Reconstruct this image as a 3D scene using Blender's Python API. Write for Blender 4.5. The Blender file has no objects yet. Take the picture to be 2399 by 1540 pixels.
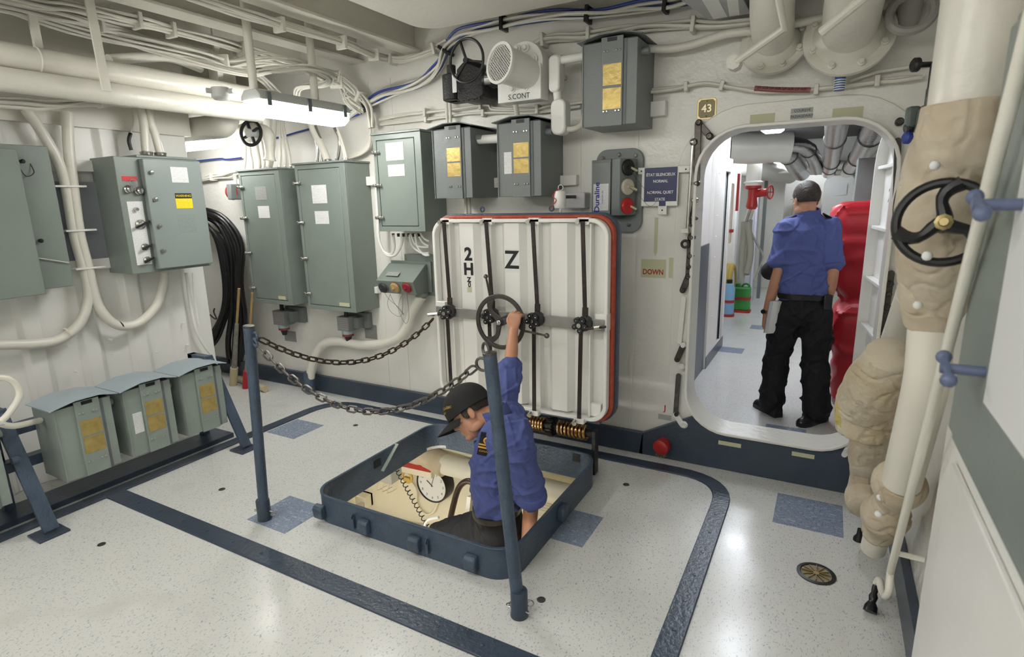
import bpy, bmesh, math, random
from mathutils import Vector as V, Matrix, noise
random.seed(7)
C = bpy.context.scene.collection
R = math.radians
# ------------------------------------------------------------------ camera
EYE = V((0, 0, 1.68)); FPX = 1326.0
_yaw, _pitch, _roll = R(29.19), R(12.65), R(1.315)
_f = V((-math.sin(_yaw)*math.cos(_pitch), math.cos(_yaw)*math.cos(_pitch), -math.sin(_pitch)))
_r = V((math.cos(_yaw), math.sin(_yaw), 0)); _d = _f.cross(_r)
CR = _r*math.cos(_roll)+_d*math.sin(_roll); CD = _d*math.cos(_roll)-_r*math.sin(_roll); CF = _f
cam = bpy.data.cameras.new('camera'); cam_o = bpy.data.objects.new('camera', cam); C.objects.link(cam_o)
cam.sensor_width = 36; cam.lens = 36*FPX/2399; cam.clip_start = 0.05
m = Matrix.Identity(4)
for i in range(3):
    m[i][0] = CR[i]; m[i][1] = -CD[i]; m[i][2] = -CF[i]; m[i][3] = EYE[i]
cam_o.matrix_world = m
cam.dof.use_dof = True; cam.dof.focus_distance = 3.4; cam.dof.aperture_fstop = 3.2
bpy.context.scene.camera = cam_o
# ------------------------------------------------------------------ world, exposure
w = bpy.data.worlds.new('world'); bpy.context.scene.world = w; w.use_nodes = True
w.node_tree.nodes['Background'].inputs[0].default_value = (0.9, 0.95, 1, 1)
w.node_tree.nodes['Background'].inputs[1].default_value = 0.02
vs = bpy.context.scene.view_settings
vs.view_transform = 'Standard'; vs.look = 'None'; vs.gamma = 1; vs.use_curve_mapping = False
vs.exposure = 0.62
try:
    cy_ = bpy.context.scene.cycles; cy_.use_light_tree = False; cy_.max_bounces = 6; cy_.diffuse_bounces = 4; cy_.glossy_bounces = 3; cy_.transmission_bounces = 4; cy_.adaptive_threshold = .06; cy_.adaptive_min_samples = 20; cy_.caustics_reflective = False; cy_.caustics_refractive = False
except Exception: pass
LAMP = 26.0          # radiance of the fluorescent tubes
PASS = 18.0

# ------------------------------------------------------------------ where a sight line meets a plane of the room
def ray(px, py): return CR*((px-1199.5)/FPX)+CD*((py-770)/FPX)+CF
def onY(px, py, y): d = ray(px, py); return EYE+d*((y-EYE.y)/d.y)
def onX(px, py, x): d = ray(px, py); return EYE+d*((x-EYE.x)/d.x)
def onZ(px, py, z=0.0): d = ray(px, py); return EYE+d*((z-EYE.z)/d.z)

# ------------------------------------------------------------------ materials
MATS = {}
def mat(name, col, rough=.45, metal=0, bump=0, bscale=60, var=0, vscale=4, col2=None, emit=None, estr=0, coat=0, alpha=None, trans=0, bdist=.01):
    if name in MATS: return MATS[name]
    m = bpy.data.materials.new(name); m.use_nodes = True; nt = m.node_tree; N = nt.nodes; L = nt.links
    b = N['Principled BSDF']
    b.inputs['Base Color'].default_value = (*col, 1); b.inputs['Roughness'].default_value = rough
    b.inputs['Metallic'].default_value = metal; b.inputs['Coat Weight'].default_value = coat
    if trans: b.inputs['Transmission Weight'].default_value = trans
    if emit: b.inputs['Emission Color'].default_value = (*emit, 1); b.inputs['Emission Strength'].default_value = estr
    if bump or var:
        tc = N.new('ShaderNodeTexCoord')
    if var or col2:
        n = N.new('ShaderNodeTexNoise'); n.inputs['Scale'].default_value = vscale; n.inputs['Detail'].default_value = 5
        L.new(tc.outputs['Object'], n.inputs['Vector'])
        r = N.new('ShaderNodeValToRGB'); r.color_ramp.elements[0].position = .35; r.color_ramp.elements[1].position = .68
        c2 = col2 or tuple(c*(1-var) for c in col)
        r.color_ramp.elements[0].color = (*col, 1); r.color_ramp.elements[1].color = (*c2, 1)
        L.new(n.outputs['Fac'], r.inputs['Fac']); L.new(r.outputs['Color'], b.inputs['Base Color'])
    if bump:
        n2 = N.new('ShaderNodeTexNoise'); n2.inputs['Scale'].default_value = bscale; n2.inputs['Detail'].default_value = 3
        L.new(tc.outputs['Object'], n2.inputs['Vector'])
        bp = N.new('ShaderNodeBump'); bp.inputs['Strength'].default_value = bump; bp.inputs['Distance'].default_value = bdist
        L.new(n2.outputs['Fac'], bp.inputs['Height']); L.new(bp.outputs['Normal'], b.inputs['Normal'])
    MATS[name] = m; return m

WALL = mat('wall paint', (.80, .785, .73), .28, bump=.35, bscale=28, var=.07, vscale=1.3)
CEIL = mat('overhead paint', (.74, .715, .635), .35, bump=.25, bscale=30, var=.08, vscale=1.5)
PIPE = mat('pipe paint', (.76, .735, .65), .32, bump=.2, bscale=40, var=.06, vscale=3)
CABLE = mat('cable paint', (.74, .72, .64), .45, var=.08, vscale=6)
WHITE = mat('white enamel', (.84, .83, .79), .35, bump=.12, bscale=45, var=.05, vscale=3)
LIDW = mat('hatch white', (.86, .85, .81), .38, bump=.15, bscale=50, var=.05, vscale=2)
GREEN = mat('grey green enamel', (.215, .25, .226), .38, bump=.1, bscale=150, var=.06, vscale=5)
GREY = mat('grey enamel', (.195, .215, .21), .4, bump=.1, bscale=150, var=.06, vscale=5)
GREYD = mat('grey enamel dark', (.13, .15, .155), .45)
PALEG = mat('pale blue grey lid', (.36, .43, .47), .42, var=.1, vscale=8)
BLUE = mat('deck blue paint', (.047, .066, .098), .3, bump=.25, bscale=60, var=.2, vscale=6)
BLUEP = mat('post blue paint', (.062, .092, .138), .38, bump=.4, bscale=70, var=.25, vscale=9)
STEEL = mat('worn steel', (.16, .15, .14), .42, metal=.85, bump=.2, bscale=90, var=.4, vscale=22)
STEELL = mat('bright steel', (.62, .61, .58), .22, metal=1, var=.15, vscale=30)
ALU = mat('aluminium foil', (.72, .72, .72), .2, metal=1, bump=.5, bscale=22)
RUST = mat('rusty rod', (.045, .028, .02), .5, metal=.3, bump=.4, bscale=70, col2=(.02, .018, .018), var=.1, vscale=14)
CASTB = mat('black casting', (.022, .022, .022), .42, bump=.4, bscale=80)
BLACK = mat('black plastic', (.012, .012, .013), .4)
RUBBER = mat('black rubber', (.010, .010, .011), .3, bump=.2, bscale=60)
BRASS = mat('brass plate', (.60, .45, .16), .36, metal=.55, bump=.5, bscale=55, bdist=.004, col2=(.46, .34, .11), var=.1, vscale=24)
BRASSD = mat('brass dull', (.42, .33, .16), .35, metal=.9)
BRONZE = mat('bronze spring', (.55, .34, .15), .28, metal=1)
REDP = mat('red paint', (.42, .028, .022), .4, bump=.2, bscale=60)
GASKET = mat('orange gasket', (.36, .045, .018), .5, var=.3, vscale=30, col2=(.44, .085, .04))
REDV = mat('red vinyl', (.46, .012, .022), .42, bump=.3, bscale=6, bdist=.03)
MAROON = mat('maroon plastic', (.26, .015, .03), .4)
TANC = mat('tan plastic', (.42, .29, .12), .45)
REDD = mat('red plastic', (.55, .02, .02), .35)
YELLOW = mat('yellow print', (.90, .70, .01), .5)
LUMI = mat('luminous tape', (.55, .55, .36), .5)
NAVY = mat('navy sign', (.02, .03, .11), .4)
INK = mat('black ink', (.012, .012, .012), .6)
INKB = mat('blue ink', (.02, .03, .35), .5)
INKR = mat('red ink', (.45, .03, .02), .5)
INKW = mat('white ink', (.8, .8, .8), .5)
PAPER = mat('paper white', (.80, .80, .79), .6)
PLATE = mat('plate grey', (.40, .41, .40), .45)
TILEB = None
GREYL = mat('pale grey enamel', (.50, .51, .49), .4)
CANVAS = mat('canvas lagging', (.64, .565, .44), .75, bump=.6, bscale=26, bdist=.010, col2=(.46, .375, .26), var=.1, vscale=4.5)
LAGW = mat('lagging white', (.74, .71, .62), .5, bump=.3, bscale=12)
FIBRE = mat('yellow fibre', (.55, .45, .14), .8, bump=.8, bscale=90)
SKIN = mat('skin', (.55, .285, .175), .5, bump=.15, bscale=180, bdist=.002, col2=(.50, .235, .14), var=.1, vscale=14)
SHIRT = mat('blue shirt cotton', (.085, .112, .33), .75, bump=.6, bscale=11, bdist=.02, var=.15, vscale=7)
TROUS = mat('black trousers', (.0055, .0055, .007), .8, bump=.6, bscale=9, bdist=.02)
LEATH = mat('black leather', (.012, .012, .012), .35, bump=.2, bscale=40)
CAPM = mat('black cap cloth', (.012, .012, .012), .8, bump=.2, bscale=120)
HAIR = mat('dark brown hair', (.030, .020, .014), .5, bump=1, bscale=90, bdist=.006)
GOLD = mat('gold thread', (.75, .42, .06), .5)
PIT = mat('lower deck cream paint', (.82, .76, .60), .35, bump=.15, bscale=25, var=.07, vscale=2)
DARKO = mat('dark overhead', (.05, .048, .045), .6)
LENS = mat('fluorescent lens', (.9, .9, .9), .4, emit=(1, .99, .96), estr=LAMP)
LENSR = mat('rear fluorescent lens', (.9, .9, .9), .4, emit=(1, .99, .96), estr=15.0)
LENSP = mat('passage lens', (.9, .9, .95), .4, emit=(.86, .92, 1), estr=PASS)
GLASSY = mat('clear plastic', (.62, .62, .64), .15, trans=.5)
PLEX = mat('frosted window', (.62, .62, .64), .35)

# fine printed text lines too small to read: grey bars across a plate
def printed(name, base, ink, sc=160, axis=2, dens=.5):
    if name in MATS: return MATS[name]
    m = bpy.data.materials.new(name); m.use_nodes = True; nt = m.node_tree; N = nt.nodes; L = nt.links
    b = N['Principled BSDF']; b.inputs['Roughness'].default_value = .45
    tc = N.new('ShaderNodeTexCoord'); mp = N.new('ShaderNodeMapping')
    s = [8, 8, 8]; s[axis] = sc; mp.inputs['Scale'].default_value = (80, 80, 80)
    wv = N.new('ShaderNodeTexWave'); wv.wave_type = 'BANDS'; wv.bands_direction = 'XYZ'[axis]; wv.inputs['Scale'].default_value = sc/3.4
    n = N.new('ShaderNodeTexNoise'); n.inputs['Scale'].default_value = 2.2; n.inputs['Detail'].default_value = 2
    L.new(tc.outputs['Object'], wv.inputs['Vector']); L.new(tc.outputs['Object'], mp.inputs['Vector']); L.new(mp.outputs['Vector'], n.inputs['Vector'])
    mu = N.new('ShaderNodeMath'); mu.operation = 'MULTIPLY'; L.new(wv.outputs['Fac'], mu.inputs[0]); L.new(n.outputs['Fac'], mu.inputs[1])
    r = N.new('ShaderNodeValToRGB'); r.color_ramp.elements[0].position = .34+.1*(1-dens); r.color_ramp.elements[1].position = .42+.1*(1-dens)
    r.color_ramp.elements[0].color = (*base, 1); r.color_ramp.elements[1].color = (*ink, 1)
    L.new(mu.outputs[0], r.inputs['Fac']); L.new(r.outputs['Color'], b.inputs['Base Color'])
    MATS[name] = m; return m
PRINT = printed('small print on white', (.76, .76, .75), (.50, .50, .52))
PRINTG = printed('small print on grey', (.34, .34, .33), (.20, .20, .20))
PRINTY = printed('small print on yellow', (.90, .70, .01), (.62, .47, .02), 130)
PRINTE = printed('small print on enamel', (.25, .29, .275), (.17, .20, .19), 150)

def fleck(name, base, f1, f2, amt=.68, FS=1.0):
    m = bpy.data.materials.new(name); m.use_nodes = True; nt = m.node_tree; N = nt.nodes; L = nt.links
    b = N['Principled BSDF']; b.inputs['Roughness'].default_value = .16
    tc = N.new('ShaderNodeTexCoord'); prev = None
    col = N.new('ShaderNodeRGB'); col.outputs[0].default_value = (*base, 1); prev = col.outputs[0]
    for k, (c, sc, st, th) in enumerate(((f1, 120*FS, (1, .36, 1), amt), (f2, 90*FS, (.42, 1, 1), amt+.02), (tuple(x*.88 for x in base), 3.5, (1, 1, 1), .58))):
        mp = N.new('ShaderNodeMapping'); mp.inputs['Scale'].default_value = st; mp.inputs['Rotation'].default_value = (0, 0, .3+k*.4)
        mp.inputs['Location'].default_value = (k*3.1, k, 0)
        n = N.new('ShaderNodeTexNoise'); n.inputs['Scale'].default_value = sc; n.inputs['Detail'].default_value = 1 if k < 2 else 4
        L.new(tc.outputs['Object'], mp.inputs['Vector']); L.new(mp.outputs['Vector'], n.inputs['Vector'])
        r = N.new('ShaderNodeValToRGB'); r.color_ramp.elements[0].position = th; r.color_ramp.elements[1].position = th+(.02 if k < 2 else .2)
        L.new(n.outputs['Fac'], r.inputs['Fac'])
        mx = N.new('ShaderNodeMix'); mx.data_type = 'RGBA'
        L.new(r.outputs['Color'], mx.inputs['Factor']); L.new(prev, mx.inputs['A']); mx.inputs['B'].default_value = (*c, 1)
        prev = mx.outputs['Result']
    L.new(prev, b.inputs['Base Color'])
    n2 = N.new('ShaderNodeTexNoise'); n2.inputs['Scale'].default_value = 2.5; n2.inputs['Detail'].default_value = 3
    L.new(tc.outputs['Object'], n2.inputs['Vector'])
    bp = N.new('ShaderNodeBump'); bp.inputs['Strength'].default_value = .12; bp.inputs['Distance'].default_value = .02
    L.new(n2.outputs['Fac'], bp.inputs['Height']); L.new(bp.outputs['Normal'], b.inputs['Normal'])
    mr = N.new('ShaderNodeMapRange'); mr.inputs['To Min'].default_value = .13; mr.inputs['To Max'].default_value = .3
    n3 = N.new('ShaderNodeTexNoise'); n3.inputs['Scale'].default_value = 5; n3.inputs['Detail'].default_value = 6
    L.new(tc.outputs['Object'], n3.inputs['Vector']); L.new(n3.outputs['Fac'], mr.inputs['Value']); L.new(mr.outputs['Result'], b.inputs['Roughness'])
    return m
FLOOR = fleck('floor vinyl', (.66, .66, .63), (.36, .40, .46), (.46, .48, .50), .655, 1.55)
TILEB = fleck('blue grey vinyl tile', (.235, .28, .37), (.16, .195, .28), (.36, .41, .49), .60, 1.3)

# ------------------------------------------------------------------ mesh builder
def basis(axis):
    a = V(axis).normalized(); t = V((0, 0, 1)) if abs(a.z) < .9 else V((1, 0, 0))
    u = t.cross(a).normalized(); return u, a.cross(u), a
def crom(pts, k):
    pts = [V(p) for p in pts]
    if k <= 1 or len(pts) < 3: return pts
    P = [pts[0]*2-pts[1]]+pts+[pts[-1]*2-pts[-2]]; out = []
    for i in range(1, len(P)-2):
        a, b, c, d = P[i-1:i+3]
        for j in range(k):
            t = j/k; t2 = t*t; t3 = t2*t
            out.append(.5*((2*b)+(c-a)*t+(2*a-5*b+4*c-d)*t2+(3*b-a-3*c+d)*t3))
    out.append(pts[-1]); return out
def fillet(pts, r, n=5):
    pts = [V(p) for p in pts]; out = [pts[0]]
    for i in range(1, len(pts)-1):
        a, b, c = pts[i-1:i+2]; u = (a-b); v = (c-b); q = min(r, u.length*.48, v.length*.48)
        p0 = b+u.normalized()*q; p1 = b+v.normalized()*q
        for j in range(n+1):
            t = j/n; out.append(p0*(1-t)**2+b*2*t*(1-t)+p1*t*t)
    out.append(pts[-1]); return out
def rrect(w, h, r, n=5):
    out = []
    for cx, cy, a0 in ((w/2-r, h/2-r, 0), (-w/2+r, h/2-r, 90), (-w/2+r, -h/2+r, 180), (w/2-r, -h/2+r, 270)):
        for j in range(n+1):
            a = R(a0+90*j/n); out.append((cx+r*math.cos(a), cy+r*math.sin(a)))
    return out
class B:
    def __init__(s): s.v = []; s.f = []; s.sh = None
    def add(s, vs, fs):
        o = len(s.v); s.v += [V(p) for p in vs]; s.f += [tuple(i+o for i in f) for f in fs]; return s
    def box(s, x0, x1, y0, y1, z0, z1):
        return s.add([(x, y, z) for x in (x0, x1) for y in (y0, y1) for z in (z0, z1)],
                     [(0, 1, 3, 2), (4, 6, 7, 5), (0, 4, 5, 1), (2, 3, 7, 6), (0, 2, 6, 4), (1, 5, 7, 3)])
    def obox(s, c, size, ax, ay=None):
        u = V(ax).normalized()
        if ay is None: ay = V((0, 0, 1)) if abs(u.z) < .9 else V((0, 1, 0))
        vv = (V(ay)-u*V(ay).dot(u)).normalized(); ww = u.cross(vv); c = V(c); a, b, d = (q/2 for q in size)
        return s.add([c+u*a*i+vv*b*j+ww*d*k for i in (-1, 1) for j in (-1, 1) for k in (-1, 1)],
                     [(0, 1, 3, 2), (4, 6, 7, 5), (0, 4, 5, 1), (2, 3, 7, 6), (0, 2, 6, 4), (1, 5, 7, 3)])
    def bar(s, p0, p1, w, t, up=(0, 0, 1)):
        p0 = V(p0); p1 = V(p1); return s.obox((p0+p1)/2, ((p1-p0).length, w, t), p1-p0, up)
    def cyl(s, p0, p1, r0, r1=None, n=16, cap=True):
        p0 = V(p0); p1 = V(p1); r1 = r0 if r1 is None else r1; u, v, a = basis(p1-p0)
        vs = [p+(u*math.cos(2*math.pi*i/n)+v*math.sin(2*math.pi*i/n))*r for p, r in ((p0, r0), (p1, r1)) for i in range(n)]
        fs = [(i, (i+1) % n, n+(i+1) % n, n+i) for i in range(n)]
        if cap: fs += [tuple(range(n))[::-1], tuple(range(n, 2*n))]
        return s.add(vs, fs)
    def tube(s, pts, r, n=8, k=1, closed=False):
        pts = crom(pts, k); m = len(pts); rr = r if callable(r) else (lambda t: r)
        u = None; vs = []
        for i, p in enumerate(pts):
            if closed: t = pts[(i+1) % m]-pts[i-1]
            else: t = pts[min(i+1, m-1)]-pts[max(i-1, 0)]
            t.normalize()
            if u is None: u = basis(t)[0]
            u = (u-t*u.dot(t))
            if u.length < 1e-6: u = basis(t)[0]
            u.normalize(); w_ = t.cross(u); q = rr(i/max(1, m-1))
            vs += [p+(u*math.cos(2*math.pi*j/n)+w_*math.sin(2*math.pi*j/n))*q for j in range(n)]
        fs = []
        for i in range(m if closed else m-1):
            a, b = i*n, ((i+1) % m)*n
            fs += [(a+j, a+(j+1) % n, b+(j+1) % n, b+j) for j in range(n)]
        if not closed: fs += [tuple(range(n))[::-1], tuple(range((m-1)*n, m*n))]
        return s.add(vs, fs)
    def loft(s, rings, cap=True, closed=False):
        n = len(rings[0]); vs = [p for r in rings for p in r]; fs = []; m = len(rings)
        for i in range(m if closed else m-1):
            a, b = i*n, ((i+1) % m)*n; fs += [(a+j, a+(j+1) % n, b+(j+1) % n, b+j) for j in range(n)]
        if cap and not closed: fs += [tuple(range(n))[::-1], tuple(range((m-1)*n, m*n))]
        return s.add(vs, fs)
    def lathe(s, prof, o, axis, n=24, cap=True):
        u, v, a = basis(axis); o = V(o)
        return s.loft([[o+a*h+(u*math.cos(2*math.pi*j/n)+v*math.sin(2*math.pi*j/n))*r for j in range(n)] for r, h in prof], cap)
    def prism(s, poly, ext):
        ext = V(ext); poly = [V(p) for p in poly]; n = len(poly)
        return s.add(poly+[p+ext for p in poly], [tuple(range(n))[::-1], tuple(range(n, 2*n))]+[(i, (i+1) % n, n+(i+1) % n, n+i) for i in range(n)])
    def plate(s, poly2, o, ux, uy, t):
        o = V(o); ux = V(ux).normalized(); uy = V(uy).normalized()
        return s.prism([o+ux*x+uy*y for x, y in poly2], ux.cross(uy)*t)
    def ring(s, outer, inner, o, ux, uy, t):
        o = V(o); ux = V(ux).normalized(); uy = V(uy).normalized(); e = ux.cross(uy)*t; n = len(outer)
        A = [o+ux*x+uy*y for x, y in outer]; I = [o+ux*x+uy*y for x, y in inner]
        return s.loft([A, [p+e for p in A], [p+e for p in I], I], False, True)
    def torus(s, c, axis, Rr, r, n=32, m=8):
        u, v, a = basis(axis); c = V(c)
        return s.loft([[c+(u*math.cos(2*math.pi*i/n)+v*math.sin(2*math.pi*i/n))*(Rr+r*math.cos(2*math.pi*j/m))+a*r*math.sin(2*math.pi*j/m) for j in range(m)] for i in range(n)], False, True)
    def sph(s, c, r, n=14, m=9, sc=(1, 1, 1)):
        c = V(c); return s.loft([[c+V((sc[0]*r*math.sin(t)*math.cos(2*math.pi*j/n), sc[1]*r*math.sin(t)*math.sin(2*math.pi*j/n), -sc[2]*r*math.cos(t))) for j in range(n)] for t in [max(.02, min(math.pi-.02, math.pi*i/(m-1))) for i in range(m)]])
    def done(s, name, mt, parent=None, bev=0, seg=2, sharp=35, origin=None, label=None, flip=False):
        me = bpy.data.meshes.new(name); off = V((0, 0, 0))
        if parent is not None: off = WORLD[parent.name]
        else:
            xs = [p.x for p in s.v]; ys = [p.y for p in s.v]; zs = [p.z for p in s.v]
            off = V(origin) if origin is not None else V(((min(xs)+max(xs))/2, (min(ys)+max(ys))/2, min(zs)))
        me.from_pydata([tuple(p-off) for p in s.v], [], s.f); me.update()
        bm = bmesh.new(); bm.from_mesh(me); bmesh.ops.recalc_face_normals(bm, faces=bm.faces); bm.to_mesh(me); bm.free()
        for p in me.polygons: p.use_smooth = True
        me.set_sharp_from_angle(angle=R(s.sh or sharp))
        me.materials.append(mt)
        o = bpy.data.objects.new(name, me); C.objects.link(o)
        if parent is None: o.location = off
        else: o.parent = parent
        WORLD[o.name] = off
        if bev:
            md = o.modifiers.new('bevel', 'BEVEL'); md.width = bev; md.segments = seg; md.limit_method = 'ANGLE'; md.angle_limit = R(40)
        if label: o['label'] = label
        return o
WORLD = {}
def tag(o, label, cat, group=None):
    o['label'] = label; o['category'] = cat
    if group: o['group'] = group
    return o
def struct(o): o['kind'] = 'structure'; return o
def thing(name, label, cat, loc, group=None):
    o = bpy.data.objects.new(name, None); C.objects.link(o); o.location = loc; o.empty_display_size = .1
    WORLD[o.name] = V(loc); return tag(o, label, cat, group)
def kids(o): return [c for c in bpy.data.objects if c.parent == o]
def dup(root, delta, label=None, group=None):
    d = V(delta)
    def cp(o, par):
        c = o.copy(); C.objects.link(c); c.parent = par; WORLD[c.name] = WORLD[o.name]+d; return c
    r = cp(root, None); r.location = V(root.location)+d
    for ch in kids(root):
        c = cp(ch, r)
        for g in kids(ch): cp(g, c)
    if label: r['label'] = label
    if group: r['group'] = group
    return r
def text(name, s, size, o, ux, uy, mt, parent, t=.0006, align='CENTER', bold=0, sx=1.0, spacing=1.0, lift=.0004):
    cu = bpy.data.curves.new(name, 'FONT'); cu.body = s; cu.size = size; cu.align_x = align; cu.align_y = 'CENTER'
    cu.extrude = t/2; cu.offset = bold; cu.space_character = spacing; cu.resolution_u = 3
    to = bpy.data.objects.new('tmp', cu); C.objects.link(to)
    dg = bpy.context.evaluated_depsgraph_get(); me = bpy.data.meshes.new_from_object(to.evaluated_get(dg))
    bpy.data.objects.remove(to); bpy.data.curves.remove(cu)
    ux = V(ux).normalized(); uy = V(uy); uy = (uy-ux*uy.dot(ux)).normalized(); n = ux.cross(uy); o = V(o); off = WORLD[parent.name]
    for v in me.vertices:
        c = v.co; v.co = o+ux*c.x*sx+uy*c.y+n*(c.z+t/2+lift)-off
    me.materials.clear(); me.materials.append(mt); me.name = name
    ob = bpy.data.objects.new(name, me); C.objects.link(ob); ob.parent = parent; WORLD[ob.name] = off
    return ob
X_, Y_, Z_ = V((1, 0, 0)), V((0, 1, 0)), V((0, 0, 1))
YW = 3.54       # face of the bulkhead
# ================================================================== THE SETTING
HX0, HX1, HY0, HY1 = -2.35, -1.12, 1.93, 3.03       # hatch opening in the deck
b = B()
b.box(-7, HX0, -2.6, YW, -.02, 0); b.box(HX1, .55, -2.6, YW, -.02, 0)
b.box(HX0, HX1, -2.6, HY0, -.02, 0); b.box(HX0, HX1, HY1, YW, -.02, 0)
b.box(-7, .55, YW, YW+.12, -.02, 0); b.box(-1.9, .9, YW+.12, 13, -.02, 0)
for cx, cy, a0 in ((HX0, HY0, 180), (HX1, HY0, 270), (HX1, HY1, 0), (HX0, HY1, 90)):      # deck fills behind the coaming's round corners
    sx = 1 if cx == HX0 else -1; sy = 1 if cy == HY0 else -1; rr_ = .13
    b.prism([(cx, cy, -.02)]+[(cx+sx*rr_+rr_*math.cos(R(a0+90*j/8)), cy+sy*rr_+rr_*math.sin(R(a0+90*j/8)), -.02) for j in range(9)], (0, 0, .02))
floor = struct(b.done('floor', FLOOR))
for x0, x1, y0, y1 in ((-2.675, -2.37, 1.74, 2.03), (-3.635, -3.335, 2.62, 2.915), (-.13, .195, 3.0, 3.34), (-1.118, -.935, 2.335, 2.64),
                       (-.29, -.02, 4.12, 4.42), (-1.0, -.72, 6.42, 6.66), (-.80, -.5, 7.75, 8.0), (.2, .5, 5.4, 5.7), (-.1, .2, 6.0, 6.3)):
    B().box(x0, x1, y0, y1, 0, .0012).done('floor_tile', TILEB, floor)
for p in ((520, 1147), (238, 1276), (833, 997), (1467, 1136), (1268, 1406)):
    q = onZ(*p); st = B().lathe([(.019, 0), (.019, .002), (.013, .0035), (.004, .0025)], q, Z_, 20).done('deck_stud', STEEL, floor)
# raised painted kerb strips on the deck
def ribbon(b, path, wd, z0, z1):
    path = [V((*p, 0)) for p in path]; rings = []
    for i, p in enumerate(path):
        t = (path[min(i+1, len(path)-1)]-path[max(i-1, 0)]).normalized(); n = V((-t.y, t.x, 0))*wd/2
        rings.append([p-n+Z_*z0, p+n+Z_*z0, p+n*.93+Z_*z1, p-n*.93+Z_*z1])
    b.loft(rings)
b = B()
pth = fillet([(-.402, -2.5, 0), (-.402, 3.355, 0), (-3.695, 3.355, 0), (-3.695, -2.5, 0)], .3, 8)
ribbon(b, [(p.x, p.y) for p in pth], .096, 0, .009)
ribbon(b, [(-3.66, 1.562), (-.44, 1.562)], .11, 0, .0085)
kerb = struct(b.done('trim_1', BLUE, bev=.002))
b = B()
for i in range(14): b.lathe([(.009, .0085), (.008, .011), (.003, .0115)], (-3.4+i*.215, 1.562, 0), Z_, 10)
for i in range(8): b.lathe([(.009, .0085), (.008, .011), (.003, .0115)], (-.402, 1.6+i*.19, 0), Z_, 10)
s_ = b.done('screw_heads', BLUE, kerb); s_['kind'] = 'stuff'

# bulkhead with the passage door
DX, DZ, DW, DH, DR = -.215, 1.15, .97, 1.80, .25
def drect(m, n=8): return rrect(DW+2*m, DH+2*m, DR+m, n)
inn = drect(0); out = []; X0, X1, Z0, Z1 = -1.25-DX, .55-DX, -DZ, 2.97-DZ; n8 = 9
for i, (x, y) in enumerate(inn):
    q, j = divmod(i, n8); sx = X1 if q in (0, 3) else X0; sy = Z1 if q in (0, 1) else Z0
    side = (j < 4) if q in (0, 2) else (j > 4)
    out.append((sx, sy) if j == 4 else ((sx, y) if side else (x, sy)))
b = B(); b.ring(out, inn, (DX, YW+.1, DZ), X_, Z_, .1)
b.box(-7, -1.25, YW, YW+.1, -.02, 2.97)
wall_back = struct(b.done('wall_back', WALL))
b = B(); b.ring(drect(.125), drect(0), (DX, YW, DZ), X_, Z_, .008); b.ring(drect(.014), drect(-.004), (DX, YW+.16, DZ), X_, Z_, .225)
struct(b.done('trim_2', WALL, bev=.004))
b = B(); arc = []
for a in range(225, 316, 6): pass
pts = [(-1.0-DX, -DZ), (.42-DX, -DZ), (.42-DX, .15-DZ)]
cx, cz = DW/2-DR, -DH/2+DR
arc = [(cx+DR*math.cos(R(a)), cz+DR*math.sin(R(a))) for a in range(318, 269, -6)]+[(-cx+DR*math.cos(R(a)), cz+DR*math.sin(R(a))) for a in range(270, 221, -6)]
pts = pts+arc+[(-.98-DX, .15-DZ)]
b.plate(pts, (DX, YW, DZ), X_, Z_, .04)
sill = struct(b.done('trim_3', BLUE, bev=.004))
for x0, x1, y0, y1 in ((1683, 1736, 1033, 1048), (1855, 1908, 1060, 1073)):
    p = onY(x0, (y0+y1)/2-4, YW-.04); q = onY(x1, (y0+y1)/2+4, YW-.04)
    B().box(p.x, q.x, YW-.0412, YW-.04, p.z-.013, p.z+.013).done('luminous_strip', LUMI, sill)
B_ = B().box(-7, -.97, YW-.04, YW, 0, .15); struct(B_.done('baseboard_back', BLUE, bev=.003))
# vertical plating seams and pads welded to the bulkhead
b = B()
for x in (-1.075, -1.45, -2.98, -3.2): b.box(x-.012, x+.012, YW-.004, YW, .15, 2.6)
struct(b.done('trim_4', WALL, bev=.002))
for x0, y0, x1, y1, wh in ((843, 415, 880, 434, 'between the right tall cabinet and the short one'), (1132, 418, 1166, 440, 'between the two lower brass-plated boxes'), (1295, 412, 1350, 434, 'right of the lower brass-plated boxes above the lock can'), (1505, 240, 1558, 270, 'right of the highest grey box'), (868, 672, 884, 688, 'left of the sloping socket box')):
    p = onY(x0, y0, YW-.05); q = onY(x1, y1, YW-.05)
    tag(B().box(p.x, q.x, YW-.05, YW, q.z, p.z).done('mounting_pad', WHITE, bev=.003), 'small white mounting pad '+wh, 'bracket', 'white mounting pads on the bulkhead')

# left bulkhead: swaged plate
def swaged(y0, y1, x, z0, z1, thick, step=.30, dep=.028):
    prof = []; y = y0
    while y < y1-1e-6:
        for dy, d in ((0, 0), (step*.52, 0), (step*.62, dep), (step*.90, dep)):
            if y+dy < y1: prof.append((y+dy, x-dep+d if True else x))
        y += step
    prof.append((y1, x-dep)); poly = [(px_, py_) for py_, px_ in prof]+[(x-thick, y1), (x-thick, y0)]
    return B().prism([(a, c, z0) for a, c in poly], (0, 0, z1-z0))
struct(swaged(-2.6, 2.68, -4.2, 0, 2.22, .12).done('wall_left', WHITE, bev=.006))
b = B().box(-4.34, -4.18, -2.6, 2.70, 2.2, 2.97); struct(b.done('trim_5', CEIL))
struct(B().box(-7.1, -7, -2.6, YW+.1, 0, 2.97).done('wall_alcove', WALL))
struct(B().box(.42, .55, -2.6, YW, 0, 2.97).done('wall_right', WALL))
struct(B().box(.385, .42, -2.6, YW-.05, 0, .16).done('baseboard_right', BLUE, bev=.003))
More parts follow.
